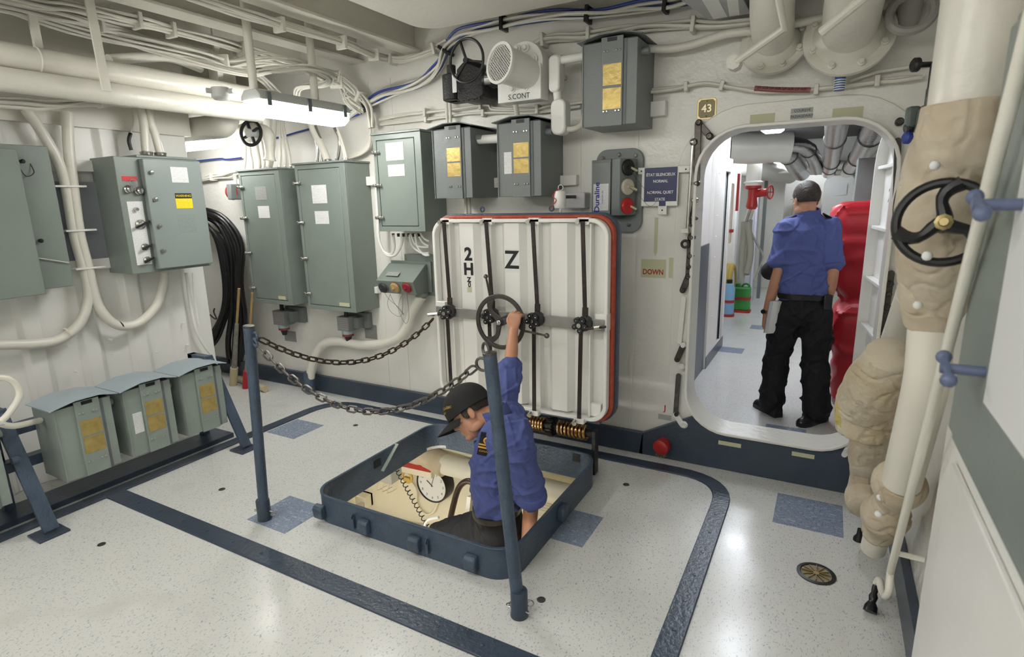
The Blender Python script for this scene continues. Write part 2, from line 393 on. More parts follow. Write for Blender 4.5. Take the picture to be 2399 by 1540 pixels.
struct(B().box(-7.1, .55, -2.7, -2.6, 0, 2.97).done('wall_rear', WALL))
ceiling = struct(B().box(-7.1, .55, -2.7, YW+.1, 2.97, 3.03).done('ceiling', CEIL))

# longitudinal girders and knees overhead
for i, x in enumerate((-2.73, -3.28, -3.9, -4.75)):
    b = B(); b.box(x-.008, x+.008, -2.6, YW, 2.75, 2.97); b.box(x-.07, x+.07, -2.6, YW, 2.735, 2.752)
    g = struct(b.done('trim_%d' % (6+i), CEIL, bev=.002))
    for y in (.9, 1.5, 2.1, 2.7, 3.2):
        B().prism([(x-.01, y, 2.752), (x-.01, y, 2.97), (x-.20, y, 2.97), (x-.20, y, 2.93), (x-.06, y, 2.752)], (0, .008, 0)).done('knee_plate', CEIL, g)
for i, y in enumerate((1.15, -.6)):
    b = B(); b.box(-7, .5, y-.01, y+.01, 2.62, 2.97); b.box(-7, .5, y-.06, y+.06, 2.60, 2.622); struct(b.done('trim_%d' % (10+i), CEIL))
# trunking box overhead with a rounded corner
b = B(); w_, h_ = 1.55, 3.6
poly = [(-2.37+w_/2+x, 3.20-h_/2+y) for x, y in rrect(w_, h_, .16, 8)]
b.prism([(x, y, 2.75) for x, y in poly], (0, 0, .22))
tag(b.done('air_duct', CEIL, bev=.012), 'broad flat cream ventilation trunk under the deckhead with a rounded corner', 'duct')
struct(B().box(-5.2, -4.34, 2.68, YW, 2.45, 2.47).done('trim_12', CEIL))

# ------------------------------------------------------------------ passage
PL = -1.0
struct(B().box(PL-.08, PL, YW+.1, 6.25, 0, 2.45).box(PL-.08, PL, 6.62, 6.72, 0, 2.45).box(PL-.08, PL, 6.25, 6.62, 1.95, 2.45).done('wall_passage_left', WHITE))
struct(B().box(-1.75, -1.67, 6.72, 13, 0, 2.45).box(-1.7, PL, 6.65, 6.72, 0, 2.45).done('wall_recess', WALL))
struct(B().box(.62, .7, YW+.1, 13, 0, 2.5).box(.42, .7, YW+.1, 3.9, 0, 2.5).done('wall_passage_right', WALL))
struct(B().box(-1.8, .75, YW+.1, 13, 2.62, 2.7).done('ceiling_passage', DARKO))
struct(B().box(PL, PL+.012, YW+.1, 5.66, .0, 1.25).done('baseboard_passage', BLUE))
b = B(); b.box(PL-.06, PL+.03, 5.68, 6.27, .0, 2.07); b.box(PL-.06, PL+.03, 6.62, 6.70, 0, 2.07); b.box(PL-.06, PL+.03, 6.27, 6.62, 1.93, 2.07)
b.box(PL-.06, PL+.03, 6.27, 6.62, 0, .10)
df = struct(b.done('door_2', WHITE, bev=.006))
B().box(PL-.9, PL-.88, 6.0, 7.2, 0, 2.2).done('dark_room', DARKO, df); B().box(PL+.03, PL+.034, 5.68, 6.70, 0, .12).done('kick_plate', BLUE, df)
B().box(PL-.05, PL-.01, 6.45, 6.62, .10, .88).done('door_lower', BLUE, df); B().box(PL-.05, PL-.01, 6.45, 6.62, .88, 1.93).done('door_upper', GREY, df); B().box(PL-.04, PL-.02, 6.27, 6.45, .10, .88).done('dark_gap', BLACK, df); B().box(PL-.04, PL-.02, 6.27, 6.45, .88, 1.93).done('door_recess', GREYD, df)
b = B()
for k in range(9): b.sph((PL+.034, 5.86, .3+k*.2), .008, 8, 5)
b.done('rivet_row', WHITE, df)['kind'] = 'stuff'
# far bulkhead with its door frame
FY = 11.5
inn = rrect(.95, 1.85, .25, 8); out = []; X0, X1, Z0, Z1 = -1.35, 1.0, -1.15, 1.5
for i, (x, y) in enumerate(inn):
    q, j = divmod(i, 9); sx = X1 if q in (0, 3) else X0; sy = Z1 if q in (0, 1) else Z0
    side = (j < 4) if q in (0, 2) else (j > 4); out.append((sx, sy) if j == 4 else ((sx, y) if side else (x, sy)))
b = B(); b.ring(out, inn, (-.28, FY+.08, 1.15), X_, Z_, .08); b.ring(rrect(1.05, 1.95, .3, 8), inn, (-.28, FY, 1.15), X_, Z_, .05)
fb = struct(b.done('wall_far', WALL))
struct(B().box(-1.8, .7, 13, 13.1, 0, 2.6).done('wall_end', WALL))

# ------------------------------------------------------------------ compartment under the hatch
PB = 3.66
struct(B().box(-4.6, .6, PB, PB+.08, -2.3, -.02).done('wall_below_back', PIT))
struct(B().box(-4.6, -4.52, .2, PB, -2.3, -.02).done('wall_below_left', PIT))
struct(B().box(-.78, -.7, .2, PB, -2.3, -.02).done('wall_below_right', PIT))
struct(B().box(-4.6, -.7, .12, .2, -2.3, -.02).done('wall_below_near', PIT))
struct(B().box(-4.6, -.7, .12, PB, -2.38, -2.3).done('floor_below', PIT))
# ================================================================== LAMPS
class Fr:                      # a local frame on the face of a fitting: a across, d out of the face, h up
    def __init__(s, o, ux, n): s.o = V(o); s.u = V(ux).normalized(); s.n = V(n).normalized()
    def p(s, a, d, h): return s.o+s.u*a+s.n*d+Z_*h
    def box(s, b, a0, a1, d0, d1, h0, h1):
        return b.add([s.p(a, d, h) for a in (a0, a1) for d in (d0, d1) for h in (h0, h1)],
                     [(0, 1, 3, 2), (4, 6, 7, 5), (0, 4, 5, 1), (2, 3, 7, 6), (0, 2, 6, 4), (1, 5, 7, 3)])
    def prof(s, b, pts, a0, a1): return b.prism([s.p(a0, d, h) for d, h in pts], s.u*(a1-a0))
    def plate(s, name, mt, par, a0, a1, h0, h1, d, t=.0015, bev=0): return s.box(B(), a0, a1, d, d+t, h0, h1).done(name, mt, par, bev=bev)
def lamp(label, c, along, L, wd=.17, z0=2.2, stems=None, lens=None, group='fluorescent light fittings', clips=(.08, .5, .92)):
    c = V(c); a = V(along).normalized(); t = thing('fluorescent_light', label, 'light', (c.x, c.y, z0), group); s = a.cross(Z_)
    def sec(f, x): return [c+a*x+s*u*wd+Z_*(v-c.z+z0) for u, v in f]
    hous = [(-.5, .078), (-.47, .105), (-.3, .135), (.3, .135), (.47, .105), (.5, .078)]
    b = B().loft([sec(hous, -L/2), sec(hous, L/2)]); b.done('housing', GREYL, t, bev=.004)
    ln = [(-.48, .08), (-.44, .022), (-.3, 0), (.3, 0), (.44, .022), (.48, .08)]
    b = B().loft([sec([(u*.8, .05+(v-.05)*.5) for u, v in ln], -L/2-.005), sec(ln, -L/2+.03), sec(ln, L/2-.03), sec([(u*.8, .05+(v-.05)*.5) for u, v in ln], L/2+.005)]); b.done('lens', lens or LENS, t)
    for k in clips:
        x = -L/2+L*k
        for sg in (-1, 1): B().obox(c+a*x+s*sg*(wd*.5+.004)+Z_*(z0+.085-c.z), (.03, .008, .075), a, s).done('clip', GREYD, t, bev=.002)
    for x, zt in (stems or ()):
        p = c+a*x; B().cyl((p.x, p.y, z0+.12), (p.x, p.y, zt), .024, n=14).done('stem', PIPE, t)
    return t
l1 = lamp('lit fluorescent fitting hung on two white stems in front of the overhead pipes', (-2.95, 2.64, 0), Y_, .70, z0=2.20, stems=((-.32, 2.97), (.13, 2.97)))
b = B().lathe([(.05, 0), (.052, .05), (.04, .062), (.0, .066)], (-3.02, 2.16, 2.33), -Z_, 18, True)
for an in (20, 90, 160, 250): 
    d_ = V((math.cos(R(an)), math.sin(R(an)), 0)); b.cyl(V((-3.02, 2.16, 2.31))+d_*.045, V((-3.02, 2.16, 2.31))+d_*.075, .014, n=10)
jb = tag(b.done('junction_box', GREYL), 'round grey cable junction box beside the near end of the hanging lit fitting', 'junction box')
lamp('lit fluorescent fitting in the alcove above the coil of black cables', (-4.75, 2.98, 0), X_, .95, z0=2.15, clips=(.3, .7), lens=LENSR)
lamp('nearest lit white ceiling light in the passage above the doorway', (-.62, 6.45, 0), Y_, 1.05, .24, 2.33, lens=LENSP, clips=(), stems=((-.2, 2.62), (.2, 2.62)))
lamp('second lit ceiling light farther along the passage between the silver ducts', (-.85, 8.6, 0), Y_, .7, .24, 2.22, lens=LENSP, clips=(), stems=((-.2, 2.62), (.2, 2.62)))
lamp('farthest lit ceiling light in the passage near the far door', (-.75, 10.4, 0), Y_, .6, .24, 2.12, lens=LENSP, clips=(), stems=((-.2, 2.62), (.2, 2.62)))
lamp('ceiling light just inside the passage, hidden above the door head', (-.48, 4.85, 0), Y_, .9, .24, 2.46, lens=LENSP, clips=(), stems=((-.2, 2.62), (.2, 2.62)))
lamp('added ceiling light beyond the far door of the passage', (-.3, 12.3, 0), X_, .6, .2, 2.4, lens=LENSP, clips=(), stems=((-.2, 2.62), (.2, 2.62)))  # unseen lamp added to brighten the dark opening of the far door
# extra unseen fittings added overhead behind the camera to light the room evenly
for k, (x, y, al) in enumerate(((-1.3, .55, X_), (-3.1, .1, X_), (-.2, -.9, X_), (-2.4, -1.5, X_))):
    lamp('added fluorescent fitting under the deckhead behind the viewer', (x, y, 0), al, 1.2, z0=2.52, lens=LENSR, group='added fittings behind the viewer')
lamp('added unseen fluorescent fitting in the compartment under the hatch', (-2.6, 1.5, 0), X_, .9, z0=-.30, lens=LENS, group='added fittings below the deck')  # this and the next: unseen lamps added to light the wall below deck
lamp('smaller added unseen fluorescent fitting in the compartment under the hatch', (-1.4, 1.2, 0), X_, .6, z0=-.30, lens=LENS, group='added fittings below the deck')

# ================================================================== OVERHEAD PIPES AND CABLES
def pipe(name, label, pts, r, mt=None, k=1, cat='pipe', n=16, group=None):
    return tag(B().tube(pts, r, n, k).done(name, mt or PIPE), label, cat, group)
pu = B().tube([(-3.58, -2.5, 2.43), (-3.58, 3.0, 2.43)], .062, 18).torus((-3.58, 1.55, 2.43), Y_, .060, .006).done('overhead_pipe', PIPE)
tag(pu, 'upper of the two thick white pipes running under the left deckhead', 'pipe', 'overhead pipe pair')
pl = B().tube([(-3.55, -2.5, 2.29), (-3.55, 2.82, 2.318)], .058, 18).done('overhead_pipe', PIPE)
tag(pl, 'lower of the two thick white pipes running under the left deckhead', 'pipe', 'overhead pipe pair')
p0, p1 = onY(355, 306, 2.80), onY(565, 291, 2.80)
tag(B().tube(fillet([p0-X_*1.2, p1-X_*.14, p1+V((-.14, 0, .5))], .12, 8), .085, 20).done('ventilation_duct', CEIL), 'dull cream round duct crossing the alcove under the overhead pipes', 'duct')
tag(B().tube([onX(255, 140, -3.7), onX(330, 135, -3.75), onX(400, 135, -3.8), onX(470, 160, -3.85)], .03, 12, 4).done('branch_pipe', PIPE), 'short white branch pipe crossing above the overhead pipe pair', 'pipe')
# flat hanger bar and rear hangers
a_, b2 = onX(212, -20, -3.41), onX(250, 214, -3.41)
h = B().bar((-3.41, a_.y-.02, 2.97), (-3.41, b2.y, b2.z), .045, .012, Y_).done('hanger_bar', PIPE, bev=.002)
tag(h, 'flat white hanger bar crossing the two thick overhead pipes', 'bracket')
for p in ((82, 70, 112), (500, 60, 200)):
    q = onX(p[0], p[1], -3.72); z = onX(p[0], p[2], -3.72)
    tag(B().box(-3.73, -3.71, q.y-.02, q.y+.02, 2.38, 2.97).done('hanger_bar', PIPE, bev=.002), 'flat white hanger strap %s the overhead pipes' % ('far left above' if p[0] < 100 else 'behind the light fitting and'), 'bracket')
def clip_at(b, p, t, r): u, v, a = basis(t); b.obox(p, (.022, r*2, r*2), a, u)
def bundle(name, label, pts, n, r, spread, cl=(), mt=None, mats=None, k=5, group=None, cm=None, seed=0, sub=True):
    pts = [V(p) for p in pts]; rnd = random.Random(seed+n)
    t = thing(name, label, 'cable', pts[len(pts)//2], group); path = crom(pts, k)
    for i in range(n):
        a = 2*math.pi*i/n+.3; rad = spread*(.45+.55*rnd.random()); q = []
        for j, p in enumerate(path):
            tt = (path[min(j+1, len(path)-1)]-path[max(j-1, 0)]).normalized(); u, v, _ = basis(tt)
            aa = a+.5*math.sin(j*.35+i); wob = 1+.25*math.sin(j*.6+i*2.1)
            q.append(p+(u*math.cos(aa)+v*math.sin(aa))*rad*wob)
        B().tube(q, r*(.8+.4*rnd.random()), 7).done('cable', (mats[i % len(mats)] if mats else (mt or CABLE)), t)
    for c in cl:
        j = int(c*(len(path)-1)); tt = path[min(j+1, len(path)-1)]-path[max(j-1, 0)]
        b = B(); clip_at(b, path[j], tt, spread+r*1.5); b.done('clip', cm or CABLE, t, bev=.003)
    return t
def zs(z, *pp): return [onZ(x, y, z) for x, y in pp]
def ys(y, *pp): return [onY(x, z, y) for x, z in pp]
def xs_(x, *pp): return [onX(a, z, x) for a, z in pp]
bundle('cable_bundle', 'cream cable run with clips nearest the ventilation trunk, curving onto the bulkhead', [(-2.76, .6, 2.66), (-2.76, 1.4, 2.66)]+zs(2.66, (470, 0), (600, 40), (690, 70), (800, 100), (865, 125))+ys(3.46, (905, 136), (947, 141), (1011, 120), (1050, 100)), 7, .0085, .026, (.36, .5, .62, .74, .93))
bundle('cable_bundle', 'cream cable run under the second girder bending down to the tall grey cabinets', [(-3.5, .6, 2.7)]+zs(2.7, (30, -4), (171, 15), (321, 49), (400, 71), (539, 107))+zs(2.66, (664, 146))+zs(2.6, (770, 172))+ys(3.42, (829, 214), (861, 246), (872, 300)), 7, .009, .028, (.3, .4, .52, .72, .85), seed=3)
bundle('cable_bundle', 'leftmost cream cable run drooping over the thick overhead pipes', [(-3.75, .4, 2.7)]+zs(2.7, (0, 11), (139, 34), (214, 54), (300, 77))+zs(2.66, (364, 107))+zs(2.62, (429, 129), (493, 139))+[(-3.62, 2.85, 2.6), (-3.75, 3.15, 2.52), (-3.8, 3.4, 2.4)], 7, .009, .03, (.33, .52, .7), seed=5)
bundle('cable_bundle', 'cream cables sagging below the lower overhead pipe at far left', [(-4.0, .6, 2.2)]+xs_(-3.98, (0, 242), (90, 243), (160, 240), (215, 238), (262, 238), (310, 238), (350, 225))+[(-4.1, 2.5, 2.4)], 6, .010, .024, (.55,), seed=9)
bundle('cable_bundle', 'cream cables behind the light fitting crossing toward the alcove', [(-3.8, 1.5, 2.72), (-3.75, 1.9, 2.66)]+zs(2.6, (470, 132), (540, 150), (620, 142))+zs(2.55, (690, 152), (760, 180), (800, 200))+ys(3.40, (812, 235), (845, 262)), 6, .008, .035, (.3, .75), seed=11)
bundle('cable_bundle', 'loose cream cables looping behind the stem of the hanging light', [(-3.72, 2.0, 2.68), (-3.68, 2.2, 2.62)]+zs(2.5, (560, 172), (640, 165), (720, 160), (770, 180), (760, 200), (700, 206))+[(-3.5, 3.1, 2.42), (-3.9, 3.4, 2.4)], 4, .007, .02, (), seed=21)
# blue and black bundle along the bulkhead
mix = [CABLE, mat('blue cable', (.03, .06, .28), .4), CABLE, CABLE, mat('grey cable', (.22, .22, .22), .5)]
BLUC = MATS['blue cable']
bundle('cable_bundle', 'cable run with one blue cable and black ties hugging the ventilation trunk', ys(3.46, (1690, -20), (1600, 4), (1500, 15), (1400, 33), (1290, 40), (1180, 55), (1090, 75), (1050, 110), (1028, 160), (985, 195), (905, 222), (850, 255), (815, 275)), 9, .009, .032, (.12, .27, .42, .6, .9), mats=mix, cm=BLACK, seed=2, group=None)
pipe('blue_cable', 'thin blue cable clipped along the bulkhead above the tall cabinets', ys(3.50, (735, 300), (690, 312), (655, 322), (600, 330)), .008, BLUC, 3, 'cable', 8)
pipe('blue_cable', 'thin blue cable on the alcove wall under the lit fitting', ys(3.50, (565, 370), (530, 374), (515, 372), (460, 378)), .008, BLUC, 3, 'cable', 8)
bundle('cable_bundle', 'cream cables clipped low along the alcove wall left of the tall cabinets', ys(3.50, (560, 402), (530, 412), (500, 415), (470, 420), (400, 425)), 4, .009, .022, (.5,), seed=13)
bundle('cable_bundle', 'three cream cables clipped above the white valve casing', ys(3.49, (1245, 118), (1262, 100), (1300, 90), (1365, 84), (1450, 72), (1500, 66), (1600, 60), (1660, 58), (1760, 56)), 4, .010, .026, (.18, .42, .8), seed=15)
bundle('cable_bundle', 'two cream lines clipped under the valve casing', ys(3.50, (890, 278), (960, 268), (1060, 258), (1140, 246), (1160, 255), (1250, 257), (1290, 250), (1370, 238)), 2, .010, .014, (.2, .4, .75), seed=16)
bundle('cable_bundle', 'two thin cream lines clipped just above the small grey boxes', ys(3.51, (893, 290), (1000, 280), (1100, 268), (1180, 264), (1260, 262), (1360, 250)), 2, .008, .012, (.2, .5), seed=17)
pipe('white_conduit', 'fat white conduit rising to the right from the topmost grey box', ys(3.44, (1500, 112), (1560, 115), (1620, 105), (1700, 80), (1780, 70), (1900, 48), (2000, 30), (2080, 10)), .022, PIPE, 4, 'conduit')
t = bundle('air_line', 'pair of thin cream air lines above the doorway with a red text band', ys(3.50, (1508, 214), (1580, 208), (1650, 197), (1720, 205), (1790, 211), (1880, 212), (1960, 205), (2040, 192), (2110, 185), (2160, 182)), 2, .0085, .013, (.16, .3, .62, .8), seed=18)
a_ = onY(1768, 207, 3.478); b2 = onY(1898, 211, 3.478)
B().tube([a_, (a_+b2)/2-Z_*.004, b2], .0135, 10, 3).done('text_band', mat('red band', (.30, .10, .09), .5), t)
text('lettering', 'LP AIR LP AIR LP AIR LP AIR', .020, (a_+b2)/2-Y_*.0137, (b2-a_), Z_, INK, t)
pipe('air_line', 'single thin cream line angling up to the black knob by the right pipe', ys(3.50, (1990, 190), (2050, 170), (2110, 160), (2170, 150)), .009, PIPE, 3)
# loose cables dropping to the tall cabinets
for i, (x0, x1, yy) in enumerate(((590, 625, 388), (612, 640, 386), (622, 655, 385), (631, 668, 384))):
    pass
def gland(t, p, r, h=.028, mt=None): B().lathe([(r*1.25, 0), (r*1.35, h*.35), (r*1.1, h*.4), (r*1.15, h*.8), (r*.9, h)], p, Z_, 12).done('gland', mt or STEELL, t)
# ================================================================== GREY CABINETS
def latch(fr, a, d, h, t):
    b = B(); b.cyl(fr.p(a-.018, d, h), fr.p(a-.018, d+.035, h), .013, n=12); fr.box(b, a-.012, a+.03, d, d+.014, h-.011, h+.011); b.cyl(fr.p(a+.026, d, h), fr.p(a+.026, d+.022, h), .008, n=8)
    b.done('latch', STEELL, t, bev=.002)
def cabinet(label, fr, w, h, dep, latches, plates, group=None, mt=None, lip=.022, sticker=None):
    mt = mt or GREEN; t = thing('electrical_cabinet', label, 'cabinet', fr.p(0, 0, 0), group)
    fr.box(B(), -w/2, w/2, -dep, -.012, 0, h).done('body', mt, t, bev=.004)
    b = B(); ou = [(-w/2, 0), (w/2, 0), (w/2, h), (-w/2, h)]; k = .035; ii = [(-w/2+k*.8, k), (w/2-k*1.6, k), (w/2-k*1.6, h-k), (-w/2+k*.8, h-k)]
    b.ring(ou, ii, fr.p(0, -.013, 0), fr.u, Z_, .016); b.done('face_frame', mt, t, bev=.002)
    dr = fr.box(B(), -w/2+k*.8+.005, w/2-k*1.6-.005, -.013, .002, k+.005, h-k-.005).done('door', mt, t, bev=.003)
    fr.box(B(), -w/2-.01, w/2+.01, -dep, .02, h, h+.014).done('top_cap', mt, t, bev=.003)
    for hh in latches: latch(fr, -w/2+k*.8, .003, hh, t)
    for a0, a1, h0, h1, m_ in plates:
        fr.plate('nameplate', m_, dr, a0, a1, h0, h1, .002, .002)
    if sticker: fr.plate('sticker', LUMI, dr, *sticker, .002, .001)
    return t
YF = 3.27
fA = Fr((-4.225, YF, .85), X_, -Y_)
cA = cabinet('left tall grey-green cabinet next to the hanging black cables', fA, .51, 1.13, YW-YF, (1.02-.02, .74, .44, .13), ((-.06, .08, .89, 1.0, PRINTG), (-.05, .09, .74, .84, PRINT)), 'tall wall cabinets', sticker=(.08, .17, .045, .075))
fB = Fr((-3.51, YF, .84), X_, -Y_)
cB = cabinet('right tall grey-green cabinet between the other tall cabinet and the small one', fB, .54, 1.16, YW-YF, (1.02, .71, .42, .13), ((-.10, .06, .86, 1.0, PRINT), (-.09, .06, .70, .80, PRINT)), 'tall wall cabinets', sticker=(.09, .20, .045, .075))
fC = Fr((-2.725, YF, 1.485), X_, -Y_)
cC = cabinet('short grey-green cabinet high on the bulkhead left of the brass-plated boxes', fC, .43, .68, YW-YF, (.56, .33, .10), ((-.10, .06, .50, .62, PRINT), (-.09, .06, .39, .47, PRINT)))
# glands and cables on the cabinet tops
def drop(pts, r, label, name='white_conduit', mt=None): return pipe(name, label, pts, r, mt or PIPE, 4, 'conduit')
YC = 3.40
for i, (top, bot, r, gl) in enumerate((((640, 295), (628, 384), .028, 1), ((655, 300), (655, 383), .01, 1), ((660, 300), (668, 382), .01, 1), ((664, 296), (680, 380), .01, 1), ((600, 340), (606, 390), .02, 0), ((585, 352), (590, 393), .013, 0), ((575, 352), (570, 396), .011, 0), ((612, 330), (617, 386), .014, 1))):
    q = onY(*bot, YC); q.z = .85+1.13+.014; p = onY(*top, YC)
    o = drop([q, q*.6+p*.4+X_*.01, p, p+V((.02, 0, .12)), p+V((.06, -.02, .24))], r, 'white conduit dropping into the top of the left tall cabinet, number %d from its left' % (i+1)); o['group'] = 'conduits on the left tall cabinet'; o['label'] = 'white conduit dropping into the left tall cabinet, %s of eight from the left' % ('fifth', 'sixth', 'seventh', 'eighth', 'third', 'second', 'first', 'fourth')[i]
    if gl: gland(cA, q, r)
for i, (top, bot, r, gl) in enumerate((((735, 305), (768, 372), .03, 1), ((742, 335), (742, 374), .012, 1), ((750, 325), (752, 373), .012, 1), ((795, 330), (788, 371), .012, 1), ((800, 340), (806, 370), .010, 1), ((790, 300), (812, 368), .010, 1))):
    q = onY(*bot, YC); q.z = .84+1.16+.014; p = onY(*top, YC)
    o = drop([q, q*.5+p*.5+X_*.01, p, p+V((-.04, 0, .1))], r, '%s conduit dropping into the right tall cabinet, %s of six from the left' % ('bright metal' if i in (1, 2, 3) else 'white', ('third', 'first', 'second', 'fourth', 'fifth', 'sixth')[i]), mt=(STEELL if i in (1, 2, 3) else None)); o['group'] = 'conduits on the right tall cabinet'
    if gl: gland(cB, q, r)
for i, yy in enumerate((0, 12, 24)):
    drop(ys(3.47, (868, 310-yy*.3), (866, 330+yy*.4), (850, 352+yy*.3), (815, 368+yy*.2)), .009, '%s of three cream cables curving from the short cabinet to the tall one' % ('uppermost', 'middle', 'lowest')[i])['group'] = 'cables curving between cabinets'
# loops hanging under the short cabinet
for i, pp in enumerate((((921, 548), (924, 580), (915, 596), (900, 590), (890, 570), (885, 545), (884, 500), (882, 440)), ((943, 548), (940, 575), (925, 598), (905, 597), (892, 575), (887, 550), (886, 480)),
                        ((958, 548), (965, 575), (985, 592), (1005, 594)), ((962, 548), (972, 572), (990, 579), (1005, 579)), ((972, 548), (978, 578), (993, 597), (1006, 598)), ((978, 547), (990, 568), (1005, 577)), ((985, 547), (995, 560), (1006, 566)))):
    o = drop(ys(3.40, *pp), .010 if i < 2 else .008, 'x', mt=WHITE); o['label'] = 'white cable looping from under the short cabinet, %s of seven from the left' % ('first', 'second', 'third', 'fourth', 'fifth', 'sixth', 'seventh')[i]; o['group'] = 'cable loops under the short cabinet'
for i in range(6): gland(cC, onY(921+i*12, 547, 3.40), .009, -.025, BLACK)

# ================================================================== BRASS-PLATED TRANSFORMER BOXES
def transformer(label, fr, w=.30, h=.44, dep=.24, group=None, mt=None, roof=None, card=False, plates=((.215, .30), (.12, .205)), off=.0, feed=True):
    mt = mt or GREY; t = thing('transformer_box', label, 'electrical box', fr.p(0, -dep/2, 0), group)
    fr.box(B(), -w/2, w/2, -dep, 0, 0, h).done('body', mt, t, bev=.003)
    s0, s1 = -.045+off, .08+off
    st = fr.box(B(), s0, s1, 0, .011, -.004, h+.018).done('front_strip', mt, t, bev=.002)
    fr.box(B(), s1+.002, s1+.018, 0, .004, 0, h).done('channel', GREYD, t)
    fr.box(B(), -w/2-.001, -w/2+.004, -.004, .006, 0, h).done('edge_flange', mt, t)
    b = B(); b.prism([fr.p(-w/2-.025, .03, h+.004), fr.p(s0, .03, h+.030), fr.p(s1, .03, h+.030), fr.p(w/2+.03, .03, h+.006), fr.p(w/2+.03, .03, h+.012), fr.p(s1, .03, h+.036), fr.p(s0, .03, h+.036), fr.p(-w/2-.025, .03, h+.010)], fr.n*(-dep-.03))
    b.done('roof', roof or mt, t, bev=.001)
    b = B(); fr.box(b, s0+.035, s1-.035, .004, .0125, h-.006, h+.014); b.done('slot', BLACK, t)
    fr.box(B(), -w/2+.01, w/2-.01, -dep+.02, -.01, h, h+.006).done('vent_gap', BLACK, t)
    for hh in (h-.055, .075):
        b = B()
        for a in (s0+.018, s0+.037, s1-.037, s1-.018): b.lathe([(.0065, .011), (.0065, .014), (.004, .0165)], fr.p(a, 0, hh), fr.n, 10)
        b.done('bolt_row', STEELL if roof is None else mt, st)
    for h0, h1 in plates: fr.plate('brass_plate', BRASS, st, s0+.012, s1-.008, h0+.02, h1+.02, .011, .0015)
    if card: fr.plate('paper_card', PRINT, t, s0-.062, s0-.008, .14, .27, 0, .0012)
    if feed: B().cyl(fr.p(w/2, -.08, h-.06), fr.p(w/2+.04, -.08, h-.06), .022, n=12).done('conduit_hub', mt, t)
    return t
YT = 3.21
transformer('grey box with two brass plates nearest the short cabinet, above the hatch lid', Fr((-2.215, YT, 1.71), X_, -Y_), dep=YW-YT, group='brass-plated boxes on the bulkhead')
transformer('grey box with brass plates and a white card, in the middle above the hatch lid', Fr((-1.715, YT, 1.71), X_, -Y_), dep=YW-YT, group='brass-plated boxes on the bulkhead', card=True)
transformer('highest grey box with faded brass plates near the ceiling', Fr((-1.14, YT, 2.085), X_, -Y_), w=.315, dep=YW-YT, group='brass-plated boxes on the bulkhead', plates=((.19, .30), (.065, .175)))
pipe('white_conduit', 'short fat white conduit joining the two brass-plated boxes', [(-2.06, 3.30, 2.08), (-1.87, 3.30, 2.075)], .028, WHITE, 1, 'conduit')
for dx in (0, .03): pipe('steel_conduit', '%s of two thin conduits below the left brass-plated box' % ('left' if dx == 0 else 'right'), [(-2.26+dx, 3.42, 1.73), (-2.26+dx, 3.42, .9)], .012, PIPE, 1, 'conduit', group='conduits under the brass-plated box')
for dx in (0, .03): pipe('white_conduit', '%s of two thin conduits rising behind the left brass-plated box' % ('left' if dx == 0 else 'right'), [(-2.43+dx, 3.48, 2.10), (-2.43+dx, 3.48, 2.40)], .011, PIPE, 1, 'conduit', group='conduits over the brass-plated box')

# ================================================================== LEFT BULKHEAD
LX = -4.2
fL = Fr((-3.91, 2.23, 1.275), Y_, X_)
t = thing('control_cabinet', 'grey control cabinet with switches, yellow warning sticker and a proud door on the left wall', 'cabinet', (-4.05, 2.23, 1.275))
fL.box(B(), -.23, .31, -.28, 0, 0, .735).done('body', GREEN, t, bev=.004)
dr = fL.box(B(), -.085, .30, .004, .05, .02, .725).done('door', mat('grey door enamel', (.25, .29, .275), .35, var=.05, bump=.08, bscale=150), t, bev=.006)
fL.box(B(), -.09, .31, -.24, 0, .735, .75).done('top_cap', GREEN, t, bev=.003)
for hh in (.64, .47, .30, .14): B().lathe([(.013, 0), (.014, .012), (.010, .02), (.006, .021)], fL.p(-.045, .05, hh), fL.n, 14).done('knob', STEELL, dr)
fL.plate('rating_plate', PRINT, dr, .085, .20, .58, .68, .05, .0015)
fL.plate('warning_sticker', PRINTY, dr, .09, .205, .41, .475, .05, .001); fL.plate('warning_header', INK, dr, .09, .205, .475, .51, .05, .001)
text('lettering', 'WARNING', .022, fL.p(.1475, .051, .492), fL.u, Z_, YELLOW, dr)
fL.plate('instruction_print', PRINTE, dr, .085, .21, .24, .37, .05, .0008)
fL.plate('switch_strip', PRINT, t, -.195, -.10, .055, .46, 0, .002)
fL.plate('red_label', mat('red label', (.55, .02, .03), .5), t, -.20, -.11, .585, .615, 0, .0015)
for a, hh in ((-.175, .535), (-.115, .525)):
    k_ = B().lathe([(.026, 0), (.026, .01), (.02, .016), (.02, .034), (.014, .04)], fL.p(a, 0, hh), fL.n, 18).done('selector_knob', STEELL, t)
    fL.box(B(), a-.004, a+.004, .038, .046, hh-.016, hh+.016).done('pointer', GREYD, k_)
B().torus(fL.p(-.145, .02, .575), fL.n, .022, .0025, 20, 6).done('key_ring', STEELL, t)
B().lathe([(.012, 0), (.012, .02), (.009, .028)], fL.p(-.15, .002, .41), fL.n, 12).done('push_button', STEELL, t)
for a, hh, s in ((-.135, .315, 1.4), (-.13, .17, 1), (-.13, .085, 1)):
    k_ = B().lathe([(.022*s, 0), (.022*s, .008), (.014*s, .014), (.014*s, .02)], fL.p(a, .002, hh), fL.n, 16).done('rotary_switch', STEELL, t)
    B().bar(fL.p(a-.03*s, .026, hh-.014*s), fL.p(a+.03*s, .034, hh+.014*s), .014*s, .014, fL.n).done('handle', BLACK, k_, bev=.002)
for p in ((342, 356), (375, 360)):
    q = onX(*p, -4.02); q.z = 2.025; B().lathe([(.035, 0), (.04, .008), (.036, .012), (.04, .03), (.03, .034)], q, Z_, 14).done('gland', STEELL, t)
